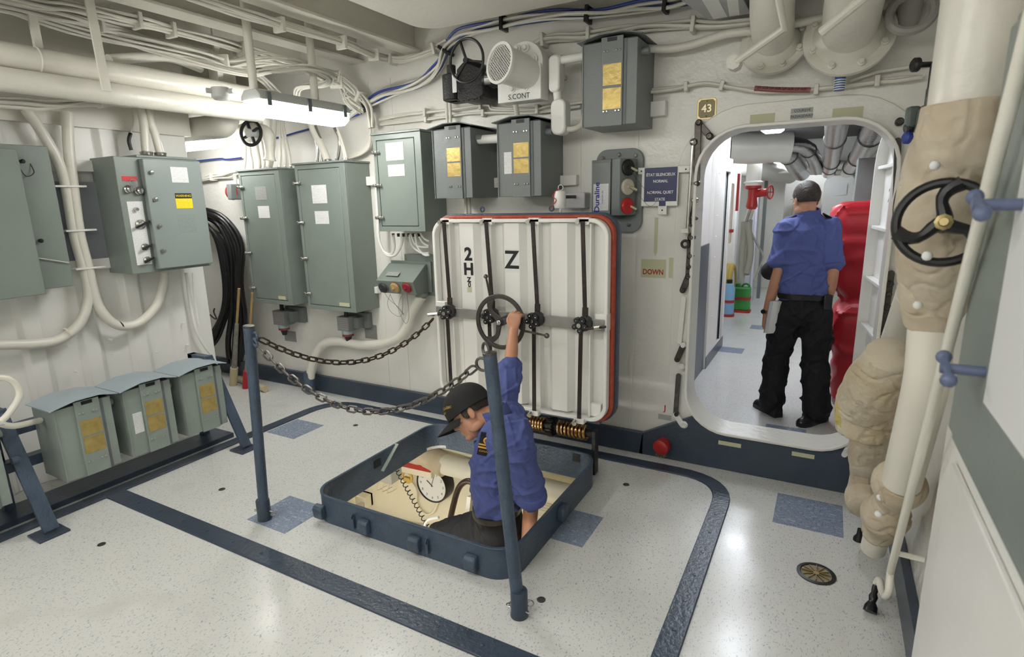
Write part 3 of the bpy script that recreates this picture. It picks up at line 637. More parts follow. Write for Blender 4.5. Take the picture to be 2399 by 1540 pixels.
for i, pp in enumerate((((342, 355), (338, 300), (332, 262), (325, 230)), ((375, 358), (362, 310), (352, 285), (348, 235)))):
    q = xs_(-4.02, *pp); pipe('white_conduit', 'thick white conduit entering the top of the control cabinet, %s one' % ('left' if i == 0 else 'right'), q, .026, PIPE, 4, 'conduit')
tag(B().tube(xs_(-4.1, (308, 352), (302, 330), (306, 312)), .012, 10, 3).done('black_cable_tail', RUBBER), 'short black cable tail standing behind the control cabinet', 'cable')
tag(B().tube(xs_(-4.1, (306, 314), (312, 285), (310, 262)), .006, 8, 3).done('cable_tail', CABLE), 'thin cream cable tail above the black one behind the control cabinet', 'cable')
c1 = [(60, 255), (95, 305), (135, 375), (155, 440), (172, 540), (190, 610), (205, 665), (205, 710), (185, 760), (140, 795), (80, 806), (0, 808), (-120, 815)]
c2 = [(158, 262), (160, 330), (167, 400), (185, 540), (205, 620), (216, 670), (235, 725), (275, 762), (325, 757), (365, 718), (382, 670), (385, 638)]
t = tag(B().tube(xs_(-4.13, *c1), .030, 14, 5).done('white_conduit', PIPE), 'thick white conduit coming down left of the control cabinet and curving away left', 'conduit')
t2 = tag(B().tube(xs_(-4.12, *c2), .030, 14, 5).done('white_conduit', PIPE), 'thick white conduit looping under the control cabinet', 'conduit')
for p in ((155, 437), (180, 540), (202, 628)):
    q = onX(*p, -4.125); tag(B().box(-4.2, -4.085, q.y-.075, q.y+.095, q.z-.006, q.z+.006).done('conduit_clamp', WHITE, bev=.002), '%s white clamp around the two thick conduits on the left wall' % {437: 'topmost', 540: 'middle', 628: 'lowest'}[p[1]], 'clamp', 'clamps on the paired conduits')
for p, t_ in (((158, 780), t), ((282, 762), t2)):
    q = onX(*p, -4.125); B().torus(q, (0, 1, .4), .031, .006, 20, 6).done('band', PIPE if t_ is t else RUBBER, t_)
# wall rails behind
for p0, p1 in (((150, 385), (262, 380)), ((110, 628), (262, 600))):
    a_, b2 = onX(*p0, -4.17), onX(*p1, -4.17)
    tag(B().box(-4.2, -4.165, a_.y-.3, b2.y+.05, a_.z-.04, a_.z+.03).done('wall_rail', WHITE, bev=.003), 'flat white rail behind the conduits, %s one' % ('upper' if p0[1] < 500 else 'lower'), 'bracket')
p0, p1 = onX(118, 425, -4.17), onX(255, 610, -4.17)
tag(B().box(-4.2, -4.172, p0.y-.05, p1.y+.1, p1.z, p0.z).done('backing_panel', mat('grey backing', (.24, .25, .28), .5, var=.1)), 'flat grey backing panel on the left wall behind the conduits', 'panel')
# open grey cabinet at the left edge
fO = Fr((-3.96, 1.40, 1.24), Y_, X_)
t = thing('junction_cabinet', 'plain grey-green cabinet cut off by the left edge of the photo', 'cabinet', fO.p(0, -.1, 0))
q = [onX(p, y_, -3.96) for p, y_ in ((160, 352), (160, 670))]
fO.box(B(), -.6, .30, -.22, -.03, 0, .81).done('body', GREEN, t, bev=.004)
fO.box(B(), -.6, .12, -.03, .05, -.02, .78).done('door', GREEN, t, bev=.005)
B().lathe([(.010, 0), (.012, .02), (.006, .025)], fO.p(.16, -.03, .72), fO.n, 10).done('screw', BLACK, t)
B().tube([fO.p(.14, -.03, .70), fO.p(.16, -.01, .64), fO.p(.20, -.01, .66), fO.p(.2, -.03, .71)], .003, 6, 5).done('wire', STEEL, t)
B().lathe([(.010, 0), (.012, .02), (.006, .025)], fO.p(.17, -.03, .28), fO.n, 10).done('screw', BLACK, t)
B().tube([fO.p(.12, -.02, .19), fO.p(.29, -.02, .14)], .004, 6).done('wire', STEELL, t)
# thin conduits at the end of the left wall
for k, pp in enumerate((((436, 640), (443, 690), (452, 740), (462, 780), (480, 812), (500, 838), (509, 862), (512, 885)), ((452, 640), (455, 690), (461, 730), (466, 765)))):
    pipe('white_conduit', 'thin white conduit running down the end of the left wall, %s one' % ('longer' if k == 0 else 'shorter'), xs_(-4.17, *pp), .011-.003*k, WHITE, 4, 'conduit')
b = B()
for p in ((260, 830), (175, 870), (365, 825), (427, 757), (437, 808), (155, 810), (256, 795)):
    q = onX(*p, -4.19); tag(B().cyl(q, q+X_*.035, .006, n=8).done('wall_stud', WHITE), 'tiny white stud sticking out of the left wall', 'stud', 'studs on the left wall')

# ================================================================== BENCH OF BOXES
t = thing('equipment_rack', 'navy steel rack with sloping legs carrying the row of grey boxes', 'rack', (-3.7, 1.6, 0))
for y in (1.15, 2.33):
    b = B(); b.bar((-3.78, y, .66), (-3.50, y+.02, .02), .07, .022, Y_); b.done('leg', BLUEP, t, bev=.002)
    B().box(-3.58, -3.44, y-.06, y+.08, 0, .012).done('foot_plate', BLUE, t, bev=.002)
    B().box(-3.98, -3.93, y-.02, y+.03, 0, .66).done('rear_leg', BLUEP, t, bev=.002)
    B().box(-3.98, -3.76, y-.02, y+.03, .62, .66).done('brace', BLUEP, t, bev=.002)
B().cyl((-3.62, 1.14, .42), (-3.62, 1.11, .42), .02, n=10).done('bolt', BLUEP, t)
for z in (.50, .30): B().box(-3.93, -3.86, .2, 2.40, z-.03, z+.03).done('rail', BLUEP, t, bev=.003)
tag(B().box(-4.0, -3.78, .2, 2.45, 0, .035).done('rack_plinth', BLUE, bev=.004), 'low dark blue plinth along the floor under the rack', 'plinth')
fb0 = Fr((-3.60, 1.46, .205), Y_, X_)
BXG = mat('rack box grey green', (.275, .32, .288), .42, bump=.15, bscale=120, var=.08, vscale=7)
x1 = transformer('grey box with two brass plates on the rack, left of the card-bearing one', fb0, w=.285, h=.42, dep=.25, group='boxes on the rack', mt=BXG, roof=PALEG, plates=((.21, .30), (.105, .20)))
x2 = transformer('middle grey box on the rack with a white card beside its brass plates', Fr((-3.60, 1.81, .205), Y_, X_), w=.285, h=.42, dep=.25, group='boxes on the rack', mt=BXG, roof=PALEG, card=True, plates=((.21, .30), (.105, .20)))
x3 = transformer('grey box with brass plates on the rack, nearest the chain post', Fr((-3.60, 2.16, .205), Y_, X_), w=.285, h=.42, dep=.25, group='boxes on the rack', mt=BXG, roof=PALEG, plates=((.21, .30), (.105, .20)))
x0 = transformer('grey rack box mostly cut off by the left edge of the photo', Fr((-3.60, .93, .205), Y_, X_), w=.285, h=.42, dep=.25, group='boxes on the rack', mt=BXG, roof=PALEG, plates=((.21, .30), (.105, .20)))
pipe('white_conduit', 'white conduit curving up from the first rack box at the left edge', [(-3.72, 1.30, .56), (-3.62, 1.15, .60), (-3.58, 1.05, .66), (-3.55, .95, .62)], .016, PIPE, 4, 'conduit')
pipe('white_conduit', 'white conduit bent in a big arc at the left edge above the rack', xs_(-3.6, (-10, 998), (20, 970), (45, 930), (40, 905), (20, 888), (-10, 885)), .016, PIPE, 4, 'conduit')
# ================================================================== HATCH COAMING
cxm, cym = (-2.36-1.11)/2, (1.92+3.04)/2
t = thing('hatch_coaming', 'navy steel coaming with rounded corners around the open deck hatch', 'coaming', (cxm, cym, 0))
b = B(); b.ring(rrect(1.25, 1.12, .13, 8), rrect(1.226, 1.096, .118, 8), (cxm, cym, -.025), X_, Y_, .18)
cw = b.done('coaming_wall', BLUEP, t, bev=.003)
B().ring(rrect(1.256, 1.126, .133, 8), rrect(1.222, 1.092, .116, 8), (cxm, cym, .150), X_, Y_, .008).done('worn_rim', mat('rim blue', (.05, .075, .115), .3, bump=.3, bscale=60), t, bev=.002)
for px, py in ((748, 1213), (852, 1246), (970, 1284), (1102, 1327)):
    q = onY(px, py, 1.90); b = B(); b.prism([(q.x-.032, 1.92, .02), (q.x-.032, 1.888, .03), (q.x-.032, 1.882, .085), (q.x-.032, 1.895, .1), (q.x-.032, 1.92, .105)], (.064, 0, 0)); b.done('dog_lug', BLUEP, t, bev=.006)
for px, py in ((826, 1218), (1000, 1282)):
    q = onY(px, py, 1.905); b = B(); b.box(q.x-.006, q.x+.006, 1.903, 1.92, .03, .10); b.torus((q.x, 1.905, .10), X_, .010, .004, 14, 6); b.done('hook', BLUEP, t)
B().box(-1.11, -1.075, 2.42, 2.50, .05, .12).done('dog_lug', BLUEP, t, bev=.006)
for px, py in ((1246, 1053), (1350, 1073)):
    q = onY(px, py, 3.025); B().box(q.x-.024, q.x+.024, 3.022, 3.0272, q.z-.024, q.z+.024).done('square_hole', BLACK, t)
q = onX(884, 1086, -2.347); B().box(-2.347, -2.343, q.y-.03, q.y+.03, q.z-.024, q.z+.024).done('square_hole', BLACK, t)
a_, b2 = onX(930, 1040, -2.340), onX(895, 1104, -2.340)
tag(B().bar(a_, b2, .028, .006, X_).done('stay_strip', mat('pale green strip', (.36, .43, .37), .5), origin=a_), 'pale green flat strip leaning against the inside of the coaming', 'strip')

# ================================================================== HATCH LID
LXC, LZC, LW, LH = -1.645, .985, 1.25, 1.25
t = thing('deck_hatch', 'big white square hatch lid standing open, ribbed underside with dogs and orange gasket', 'hatch lid', (LXC, 3.06, .36))
def lr(m, r=.12): return rrect(LW-2*m, LH-2*m, r-m*.6, 8)
o_ = (LXC, 3.12, LZC)
B().plate(lr(0), o_, X_, Z_, .05).done('outer_skin', BLUEP, t, bev=.008)
B().ring(lr(.010), lr(.034), (LXC, 3.072, LZC), X_, Z_, .042).done('gasket', GASKET, t, bev=.01)
B().ring(lr(.030), lr(.052), (LXC, 3.032, LZC), X_, Z_, .052).done('rim', LIDW, t, bev=.005)
B().plate(lr(.045), (LXC, 3.06, LZC), X_, Z_, .02).done('inner_plate', LIDW, t)
LF = 3.04
for px in (1096, 1200, 1310):
    q = onY(px, 640, 3.0); b = B(); b.prism([(q.x-.085, LF, .42), (q.x-.05, 3.0, .42), (q.x+.05, 3.0, .42), (q.x+.085, LF, .42)], (0, 0, 1.135)); b.done('hat_stiffener', LIDW, t, bev=.002)
for px in (1060, 1155, 1264, 1385):
    q = onY(px, 640, 3.0); B().box(q.x-.004, q.x+.004, 2.985, LF, .42, 1.55).done('flat_rib', LIDW, t, bev=.001)
a_ = onY(1015, 750, 2.955); b2 = onY(1400, 770, 2.955)
B().box(-2.22, -1.06, 2.955, 2.967, .955, 1.02).done('cross_bar', mat('galvanised bar', (.36, .35, .33), .4, metal=.6, var=.2, vscale=12), t, bev=.002)
for p in ((1034, 738), (1408, 760)):
    q = onY(*p, 2.97); B().box(q.x-.035, q.x+.035, 2.967, 3.04, .95, 1.05).done('bar_bracket', LIDW, t, bev=.003)
for i, (hx, hy, tx, ty, bx_, by_) in enumerate(((1043, 738, 1037, 520, 1059, 962), (1142, 746, 1136, 520, 1152, 962), (1247, 754, 1245, 520, 1251, 968), (1358, 766, 1362, 520, 1356, 986))):
    h_ = onY(hx, hy, 2.93); h_.z = .985
    b = B(); b.cyl((h_.x, 2.967, h_.z), (h_.x, 2.925, h_.z), .030, n=16)
    for k in range(5):
        a = R(72*k+20+i*12); d_ = V((math.cos(a), 0, math.sin(a))); b.cyl(V((h_.x, 2.96, h_.z))+d_*.033, V((h_.x, 2.922, h_.z))+d_*.033, .017, n=10)
    b.cyl((h_.x+.025, 2.967, h_.z+.01), (h_.x+.025, 2.935, h_.z+.01), .045, n=16)
    hb = b.done('dog_hub', CASTB, t, bev=.003)
    b = B(); b.cyl((h_.x, 2.93, h_.z), (h_.x, 2.912, h_.z), .013, n=12)
    for k in range(5):
        a = R(72*k+20+i*12); d_ = V((math.cos(a), 0, math.sin(a))); b.sph(V((h_.x, 2.922, h_.z))+d_*.033, .0045, 8, 5)
    b.done('hub_bolt', STEELL, hb)
    tp = onY(tx, ty, 2.965); bt = onY(bx_, by_, 2.965); sx = .022
    b = B(); b.bar((h_.x+sx, 2.958, h_.z+.05), (tp.x+.006, 2.968, 1.565), .024, .010, X_); b.bar((h_.x+sx, 2.955, h_.z+.03), (h_.x+sx+.001, 2.957, h_.z+.10), .034, .012, X_); b.done('upper_rod', RUST, t, bev=.002)
    b = B(); b.bar((h_.x-.004, 2.958, h_.z-.04), (bt.x, 2.968, .40), .024, .010, X_); b.done('lower_rod', RUST, t, bev=.002)
    b = B(); b.box(tp.x-.03, tp.x+.04, 2.98, 3.02, 1.545, 1.585); gd = b.done('rod_guide', LIDW, t, bev=.003)
    b = B(); b.cyl((tp.x-.022, 3.0, 1.562), (tp.x-.022, 2.955, 1.562), .013, n=12); b.done('guide_bolt', STEELL, gd)
    b = B(); b.box(bt.x-.03, bt.x+.035, 2.955, 3.02, .375, .405); gd = b.done('rod_guide', LIDW, t, bev=.003)
    b = B(); b.cyl((bt.x-.02, 2.97, .388), (bt.x-.02, 2.935, .38), .016, n=12); b.done('roller', STEELL, gd)
# end rods, levers, latch tab
a_ = onY(1003, 738, 2.90); h_ = onY(1036, 735, 2.93)
b = B(); b.cyl(a_, a_*.3+h_*.7, .013, n=12); b.done('end_pin', STEELL, t); B().cyl(a_*.55+h_*.45, h_, .010, n=10).done('end_rod', RUST, t)
a_ = onY(1419, 766, 2.90); h_ = onY(1366, 772, 2.93); B().cyl(h_, a_, .007, n=10).done('end_rod', RUST, t)
m_ = h_*.35+a_*.65; B().cyl(m_-(a_-h_)*.12, m_+(a_-h_)*.12, .013, n=12).done('end_pin', STEELL, t)
a_ = onY(1138, 648, 2.88); h_ = onY(1150, 700, 2.93); b = B().cyl(h_, a_, .010, .006, 10); b.sph(a_, .014, 12, 8); b.done('ball_lever', STEEL, t)
a_ = onY(1281, 787, 2.87); h_ = onY(1230, 776, 2.90); b = B().cyl(h_, a_, .007, .006, 10); b.sph(a_, .016, 12, 8); b.done('ball_lever', STEEL, t)
# handwheel
wc = onY(1172, 757, 2.87); wc.z = .975; Rw = .168
b = B(); N_ = 48
b.loft([[wc+V((math.cos(2*math.pi*i/N_)*r, y, math.sin(2*math.pi*i/N_)*r)) for r, y in ((Rw, .008), (Rw+.003, 0), (Rw, -.008), (Rw-.022, -.009), (Rw-.026, 0), (Rw-.022, .009))] for i in range(N_)], False, True)
for k, a0 in enumerate((112, 232, 352)):
    pts = []
    for j in range(9):
        q = j/8; a = R(a0+28*math.sin(q*math.pi)*(1-q*.3)); pts.append((wc+V((math.cos(a)*Rw*.92*q, 0, math.sin(a)*Rw*.92*q)), .014+.010*(2*q-1)**2))
    rings = []
    for j, (p, wd_) in enumerate(pts):
        tt = (pts[min(j+1, 8)][0]-pts[max(j-1, 0)][0]).normalized(); n_ = tt.cross(Y_); rings.append([p+n_*wd_-Y_*.006, p+n_*wd_+Y_*.006, p-n_*wd_+Y_*.006, p-n_*wd_-Y_*.006])
    b.loft(rings)
hw = b.done('handwheel', mat('handwheel iron', (.085, .075, .068), .42, metal=.55, bump=.25, bscale=80, var=.25, vscale=20), t, bev=.002)
b = B().cyl(wc+Y_*.10, wc-Y_*.012, .026, n=16); b.done('wheel_hub', CASTB, hw, bev=.003)
B().lathe([(.017, 0), (.017, .012), (.011, .014), (.010, .022), (.004, .024)], wc-Y_*.012, -Y_, 6).done('hub_nut', STEELL, hw)
# stencilled marks
def lz(px, py, y=2.9994): return onY(px, py, y)
for s_, px, py, sz, bd in (('2', 1097, 597, .112, .004), ('H', 1098, 632, .104, .004), ('Z', 1099, 656, .042, .002), ('0', 1100, 668, .045, .001), ('Z', 1199, 611, .150, .003)):
    q = lz(px, py); q.y = 3.0
    if sz == .150: B().box(q.x-.045, q.x+.045, 2.9993, 3.0, q.z-.072, q.z+.072).done('stencil_patch', mat('pale patch', (.74, .78, .76), .5), t)
    text('stencil_mark', s_, sz, (q.x, 2.999, q.z), X_, Z_, INK, t, bold=bd)
q = lz(1100, 678); B().box(q.x-.017, q.x+.017, 2.9992, 3.0, q.z-.02, q.z+.016).done('sticker', LUMI, t)
for px in (1130, 1292):
    q = onY(px, 492, 3.1); b = B().torus((q.x, 3.1, 1.635), Y_, .014, .005, 18, 6); b.done('lifting_eye', BLUEP, t)
B().box(-1.17, -1.09, 3.0, 3.03, .42, .50).done('corner_pad', LIDW, t, bev=.003)
# hinge: spring shaft behind the coaming
t = thing('hinge_springs', 'bronze torsion springs on a black hinge shaft below the hatch lid', 'spring', (-1.6, 3.12, 0))
zc_ = .262; yc_ = 3.10
B().cyl((-2.2, yc_, zc_), (-1.16, yc_, zc_), .026, n=16).done('shaft', CASTB, t)
for x0, x1 in ((onY(1226, 1000, yc_).x, onY(1278, 1010, yc_).x), (onY(1308, 1012, yc_).x, onY(1376, 1022, yc_).x), (-2.1, -1.85)):
    n_ = 8; pts = [(x0+(x1-x0)*i/(n_*14), yc_+.040*math.cos(2*math.pi*i/14), zc_+.040*math.sin(2*math.pi*i/14)) for i in range(n_*14+1)]
    B().tube(pts, .0095, 8).done('coil', BRONZE, t)
xg = onY(1293, 1010, yc_).x; b = B().cyl((xg-.018, yc_, zc_), (xg+.018, yc_, zc_), .055, n=18)
for k in range(16): a = 2*math.pi*k/16; b.obox((xg, yc_+.058*math.cos(a), zc_+.058*math.sin(a)), (.036, .016, .011), X_, (0, math.cos(a), math.sin(a)))
b.done('ratchet_gear', CASTB, t)
for x in (-2.15, -1.72, -1.16): B().box(x-.012, x+.012, 3.07, 3.13, 0, .29).done('hinge_bracket', CASTB, t, bev=.004)
B().box(-2.2, -1.12, 3.075, 3.11, .34, .37).done('hinge_leaf', BLUEP, t, bev=.003)

# ================================================================== CHAIN POSTS AND CHAINS
def post(label, base, top, ringdir, pins):
    base = V(base); top = V(top); t = thing('chain_post', label, 'post', base, 'chain posts'); ax = (top-base).normalized()
    B().cyl(base+ax*.02, top, .027, n=20).done('tube', BLUEP, t, bev=.002)
    B().lathe([(.038, 0), (.038, .015), (.036, .02), (.036, .115), (.033, .12)], base, Z_, 20).done('socket', BLUE, t)
    B().lathe([(.0265, 0), (.028, .004), (.028, .012), (.024, .014)], top-ax*.012, ax, 20).done('cap', STEEL, t)
    for z, dx, dy in pins:
        p = base+Z_*z; b = B().cyl(p-V((dx, dy, 0)), p+V((dx, dy, 0)), .006, n=8); b.torus(p+V((dx, dy, -.012))*1, (dy, -dx, .2), .015, .0025, 18, 6); b.done('pin', STEELL, t)
    return t
T1 = V((-2.59+.072, 1.79, 1.10)); T2 = V((-.99-.105, 1.78, 1.12))
post('navy chain post standing left of the hatch, next to the grey boxes', (-2.59, 1.79, 0), T1, 1, ((.05, .05, .02),))
p2_ = post('navy chain post in front, right of the climbing man', (-.99, 1.78, 0), T2, -1, ((.06, .035, .03), (.035, -.05, .01)))
r1 = onY(620, 787, 1.77); r2 = onY(1108, 862, 1.76)
for nm, c, ax in (('ring', V((T1.x+.04, 1.79, 1.045)), (.2, 1, 0)), ('ring', V((T1.x+.04, 1.785, 1.015)), (.2, 1, .2))):
    B().torus(c, ax, .022, .006, 20, 8).done('ring', BLUEP, [o for o in bpy.data.objects if o.name == 'chain_post'][0])
for c, ax in ((V((T2.x-.042, 1.79, T2.z-.055)), (0, 1, .1)), (V((T2.x-.035, 1.81, T2.z+.0)), (.6, 1, 0))):
    B().torus(c, ax, .026, .006, 20, 8).done('ring', STEEL, p2_)
LINK = None
def chain(label, a, c, sag, mt, ln=.068, lr_=.0050):
    a = V(a); c = V(c); t = thing('chain', label, 'chain', (a+c)/2-Z_*sag, 'barrier chains'); me = None
    L_ = 0; P = [a*(1-q)+c*q-Z_*sag*4*q*(1-q) for q in [i/400 for i in range(401)]]; cum = [0]
    for i in range(400): cum.append(cum[-1]+(P[i+1]-P[i]).length)
    pitch = ln-4*lr_; n = int(cum[-1]/pitch)
    for k in range(n):
        s = (k+.5)*cum[-1]/n; i = min(range(400), key=lambda j: abs(cum[j]-s)); p = P[i]; tt = (P[min(i+1, 400)]-P[max(i-1, 0)]).normalized()
        if me is None:
            pts = []; hw_ = .0145
            for j in range(20):
                an = 2*math.pi*j/20; x = (ln/2-lr_-hw_)*(1 if math.cos(an) > 0 else -1)+hw_*math.cos(an); pts.append((x, hw_*math.sin(an), 0))
            o = B().tube(pts, lr_, 7, closed=True).done('link', mt, origin=(0, 0, 0)); me = o.data
        else: o = bpy.data.objects.new('link', me); C.objects.link(o)
        u, v, _ = basis(tt); up = (u*.75+v*.66) if k % 2 else (u*-.66+v*.75)
        w_ = tt.cross(up); o.parent = t; off = p-V(t.location)
        o.matrix_local = Matrix(((tt.x, up.x, w_.x, off.x), (tt.y, up.y, w_.y, off.y), (tt.z, up.z, w_.z, off.z), (0, 0, 0, 1)))
    return t
e1 = V((T1.x+.065, 1.785, 1.0)); e2 = V((T2.x-.075, 1.79, T2.z-.07))
CH = mat('chain steel', (.20, .185, .17), .38, metal=.8, var=.4, vscale=40)
chain('nearer chain sagging between the two navy posts', e1, e2, .26, CH)
CHR = mat('rusty chain steel', (.085, .06, .045), .5, metal=.5, var=.4, vscale=40)
chain('farther rusty chain from the left post to the hatch lid', (T1.x+.062, 1.80, 1.035), onY(1014, 748, 2.90), .20, CHR)

# ================================================================== SEEN DOWN THROUGH THE HATCH
q = onY(1012, 1137, 3.56)
t = thing('wall_clock', 'round wall clock with black rim and white face seen through the hatch', 'clock', (q.x, 3.66, q.z-.17))
B().lathe([(.165, 0), (.165, .10), (.158, .112), (.150, .112), (.148, .100)], (q.x, 3.66, q.z), -Y_, 40).done('case', BLACK, t)
dl = B().cyl((q.x, 3.565, q.z), (q.x, 3.558, q.z), .149, n=40).done('dial', PAPER, t)
for h_ in range(1, 13):
    a = R(90-30*h_); text('numeral', str(h_), .034, (q.x+.118*math.cos(a), 3.558, q.z+.118*math.sin(a)), X_, Z_, INK, dl)
for a, l_, w_ in ((R(62+10), .095, .006), (R(90+52), .062, .008)):
    B().bar((q.x-math.cos(a)*.015, 3.553, q.z-math.sin(a)*.015), (q.x+math.cos(a)*l_, 3.553, q.z+math.sin(a)*l_), w_, .002, Y_).done('hand', mat('clock hand', (.12, .04, .03), .5), dl)
yy = 3.46
a_ = onY(1010, 1080, yy); 
lag = tag(B().tube([a_, a_+V((.5, 0, 0)), a_+V((2.0, 0, -.02))], .085, 20).done('lagged_pipe', LAGW), 'thick white lagged pipe above the clock below deck', 'pipe')
def lump(pts, r, seed=1, n=20, amp=.12, k=5, flat=1):
    if n >= 30: n, k = 84, k*3
    path = crom(pts, k); m = len(path); rr = r if callable(r) else (lambda q: r); rings = []
    u = None
    for i, p in enumerate(path):
        tt = (path[min(i+1, m-1)]-path[max(i-1, 0)]).normalized()
        if u is None: u = basis(tt)[0]
        u = (u-tt*u.dot(tt)).normalized(); w_ = tt.cross(u); ring = []
        for j in range(n):
            d = u*math.cos(2*math.pi*j/n)+w_*math.sin(2*math.pi*j/n)
            w0 = (p+d*rr(i/(m-1)))
            nz = noise.noise(V((seed*7, 0, 0))+w0*7)*.5+noise.noise(V((seed, 3, 0))+w0*16)*.35
            cr = min(abs(noise.noise(V((seed*3, 1, 4))+w0*9)), abs(noise.noise(V((5, seed, 2))+w0*6.5)))
            nz -= .75*max(0, 1-cr/.045)
            ring.append(p+d*rr(i/(m-1))*(1+amp*nz))
        rings.append(ring)
    o = B().loft(rings); o.sh = 175; return o
tag(lump([onY(1045, 1092, yy), onY(1005, 1072, yy), onY(965, 1060, yy), onY(930, 1030, yy)+V((0, -.05, .05))], .095, 3).done('lagging_pad', CANVAS), 'lumpy tan canvas lagging on the pipe elbow below deck', 'lagging')
pipe('cream_pipe', 'thinner cream pipe above the lagged pipe below deck', [onY(1010, 1040, 3.55), onY(1060, 1050, 3.55), onY(1120, 1072, 3.55)], .035, PIT, 3)
a_, b2 = onY(940, 1085, 3.40), onY(1010, 1100, 3.40)
tag(B().bar(a_, b2, .05, .035, Z_).done('red_bar', REDP, bev=.006), 'red painted bar fixed below the lagged elbow under the deck', 'bar')
tag(B().bar(a_-Z_*.05+Y_*.02, b2-Z_*.05+Y_*.02, .07, .05, Z_).done('cream_tray', PIT, bev=.005), 'cream tray under the red bar below deck', 'tray')
q = onY(954, 1118, 3.5); tag(B().torus(q, Y_, .05, .012, 20, 8).box(q.x-.035, q.x+.035, 3.49, 3.52, q.z-.04, q.z-.005).done('yellow_gauge', mat('dull yellow', (.62, .42, .10), .5)), 'small yellow round gauge beside the curly cord below deck', 'gauge')
q = onY(898, 1120, 3.5); t = thing('bulkhead_light', 'grey box with a wire guard on the wall below deck', 'light box', q)
B().box(q.x-.08, q.x+.09, 3.50, PB, q.z-.05, q.z+.10).done('body', GREYL, t, bev=.006); b = B()
for dx in (-.06, 0, .06): b.tube([(q.x+dx, 3.52, q.z-.05), (q.x+dx, 3.47, q.z-.12), (q.x+dx, 3.6, q.z-.14)], .004, 6, 4)
b.done('wire_guard', PIT, t)
q = onY(850, 1172, 3.6); t = thing('channel_bracket', 'cream box-section bracket on the wall below deck at left', 'bracket', q); b = B(); b.ring([(-.07, -.06), (.07, -.06), (.07, .06), (-.07, .06)], [(-.06, -.05), (.06, -.05), (.06, .05), (-.06, .05)], (q.x, PB, q.z), X_, Z_, .1); b.box(q.x-.07, q.x+.07, PB-.02, PB, q.z-.06, q.z+.06); b.done('bracket', PIT, t)
h0, h1 = onY(926, 1095, 3.30), onY(1012, 1252, 3.05); ax = (h1-h0); n_ = 16; u, v, _ = basis(ax)
tag(B().tube([h0+ax*(i/(n_*10))+(u*math.cos(2*math.pi*i/10)+v*math.sin(2*math.pi*i/10))*.017 for i in range(n_*10+1)], .0038, 6).done('curly_cord', BLACK), 'black curly telephone cord hanging down inside the hatch', 'cord')
pipe('handrail', 'dark bronze curved grab rail at the top of the hatch ladder', [onY(1052, 1230, 2.75), onY(1062, 1185, 2.75), onY(1072, 1150, 2.75), onY(1085, 1132, 2.75), onY(1104, 1130, 2.75), onY(1130, 1160, 2.75)], .02, mat('bronze rail', (.06, .04, .03), .3, metal=.5), 4, 'rail')
pipe('cream_conduit', 'thin cream conduit curving down from the yellow gauge', ys(3.62, (962, 1128), (976, 1150), (976, 1180), (995, 1205), (1015, 1200), (1026, 1175)), .010, PIT, 4, 'conduit')
pipe('cream_conduit', 'cream conduit running low along the wall below deck', ys(3.60, (790, 1165), (830, 1195), (900, 1215), (960, 1230), (1000, 1238)), .022, PIT, 4, 'conduit')
pipe('white_hose', 'white hose looping below deck beside the climbing leg', [onY(1002, 1250, 2.9), onY(995, 1232, 2.9), onY(1005, 1218, 2.9), onY(1028, 1213, 2.9)], .010, PAPER, 4, 'hose')
pipe('grey_pipe', 'grey pipe under the back edge of the hatch at right', [onY(1200, 1080, 3.4), onY(1300, 1098, 3.4), onY(1370, 1108, 3.4)], .04, mat('dusty pipe', (.42, .41, .38), .6, var=.3, vscale=8), 1)
q = onY(1278, 1195, 3.62); t = thing('louvre_vent', 'white slatted vent on the wall below deck at right', 'vent', (q.x, PB, q.z-.15)); B().box(q.x-.14, q.x+.14, 3.645, PB, q.z-.14, q.z+.14).done('frame', GREYD, t)
for k in range(11): B().obox((q.x, 3.635, q.z-.13+.026*k), (.27, .02, .008), X_, (0, 1, .5)).done('slat', PIT, t)
# ladder under the hatch
t = thing('ladder', 'steep steel ladder under the hatch on which the man stands', 'ladder', (-1.55, 2.5, -2.3))
for x in (-1.85, -1.2): B().bar((x, 2.2, -2.3), (x, 2.75, -.15), .03, .10, X_).done('stringer', PIT, t)
for k in range(8):
    z = -2.1+k*.25; y = 2.2+.55*(z+2.3)/2.15; B().box(-1.84, -1.21, y-.08, y+.06, z-.012, z+.012).done('tread', STEEL, t)
# ================================================================== BULKHEAD FITTINGS
def yb(px, py, y): return onY(px, py, y)
# --- black valve actuator with handwheel
c0 = yb(1093, 190, 3.28)
t = thing('valve_actuator', 'black cast valve actuator with a black handwheel beside the white valve casing', 'valve', (c0.x, 3.40, c0.z-.13))
xa, xb = yb(1062, 190, 3.22).x, yb(1124, 190, 3.22).x; z0, z1 = yb(1090, 234, 3.22).z, yb(1090, 143, 3.22).z
b = B(); b.prism([(xa, 3.26, z0+.02), (xa+.03, 3.22, z0), (xb-.03, 3.22, z0), (xb, 3.26, z0+.02), (xb, 3.26, z1-.03), (xb-.05, 3.24, z1), (xa+.06, 3.24, z1), (xa, 3.26, z1-.03)], (0, .22, 0)); b.done('gear_housing', CASTB, t, bev=.008)
xl = yb(1028, 190, 3.25).x; b = B(); b.cyl(((xl+xa)/2, 3.30, z0+.02), ((xl+xa)/2, 3.30, z1-.05), .062, n=16); b.cyl(((xl+xa)/2, 3.30, z1-.05), ((xl+xa)/2, 3.30, z1+.01), .03, n=12)
b.box(xl, xa, 3.30, 3.44, z0+.02, z1-.08); b.done('motor', CASTB, t, bev=.006)
b = B(); b.cyl((xb-.02, 3.30, z0+.12), (xb+.10, 3.30, z0+.11), .05, n=18); b.done('coupling', CASTB, t)
B().cyl((xb+.015, 3.30, z0+.12), (xb+.06, 3.30, z0+.115), .054, n=18).done('bright_collar', STEELL, t)
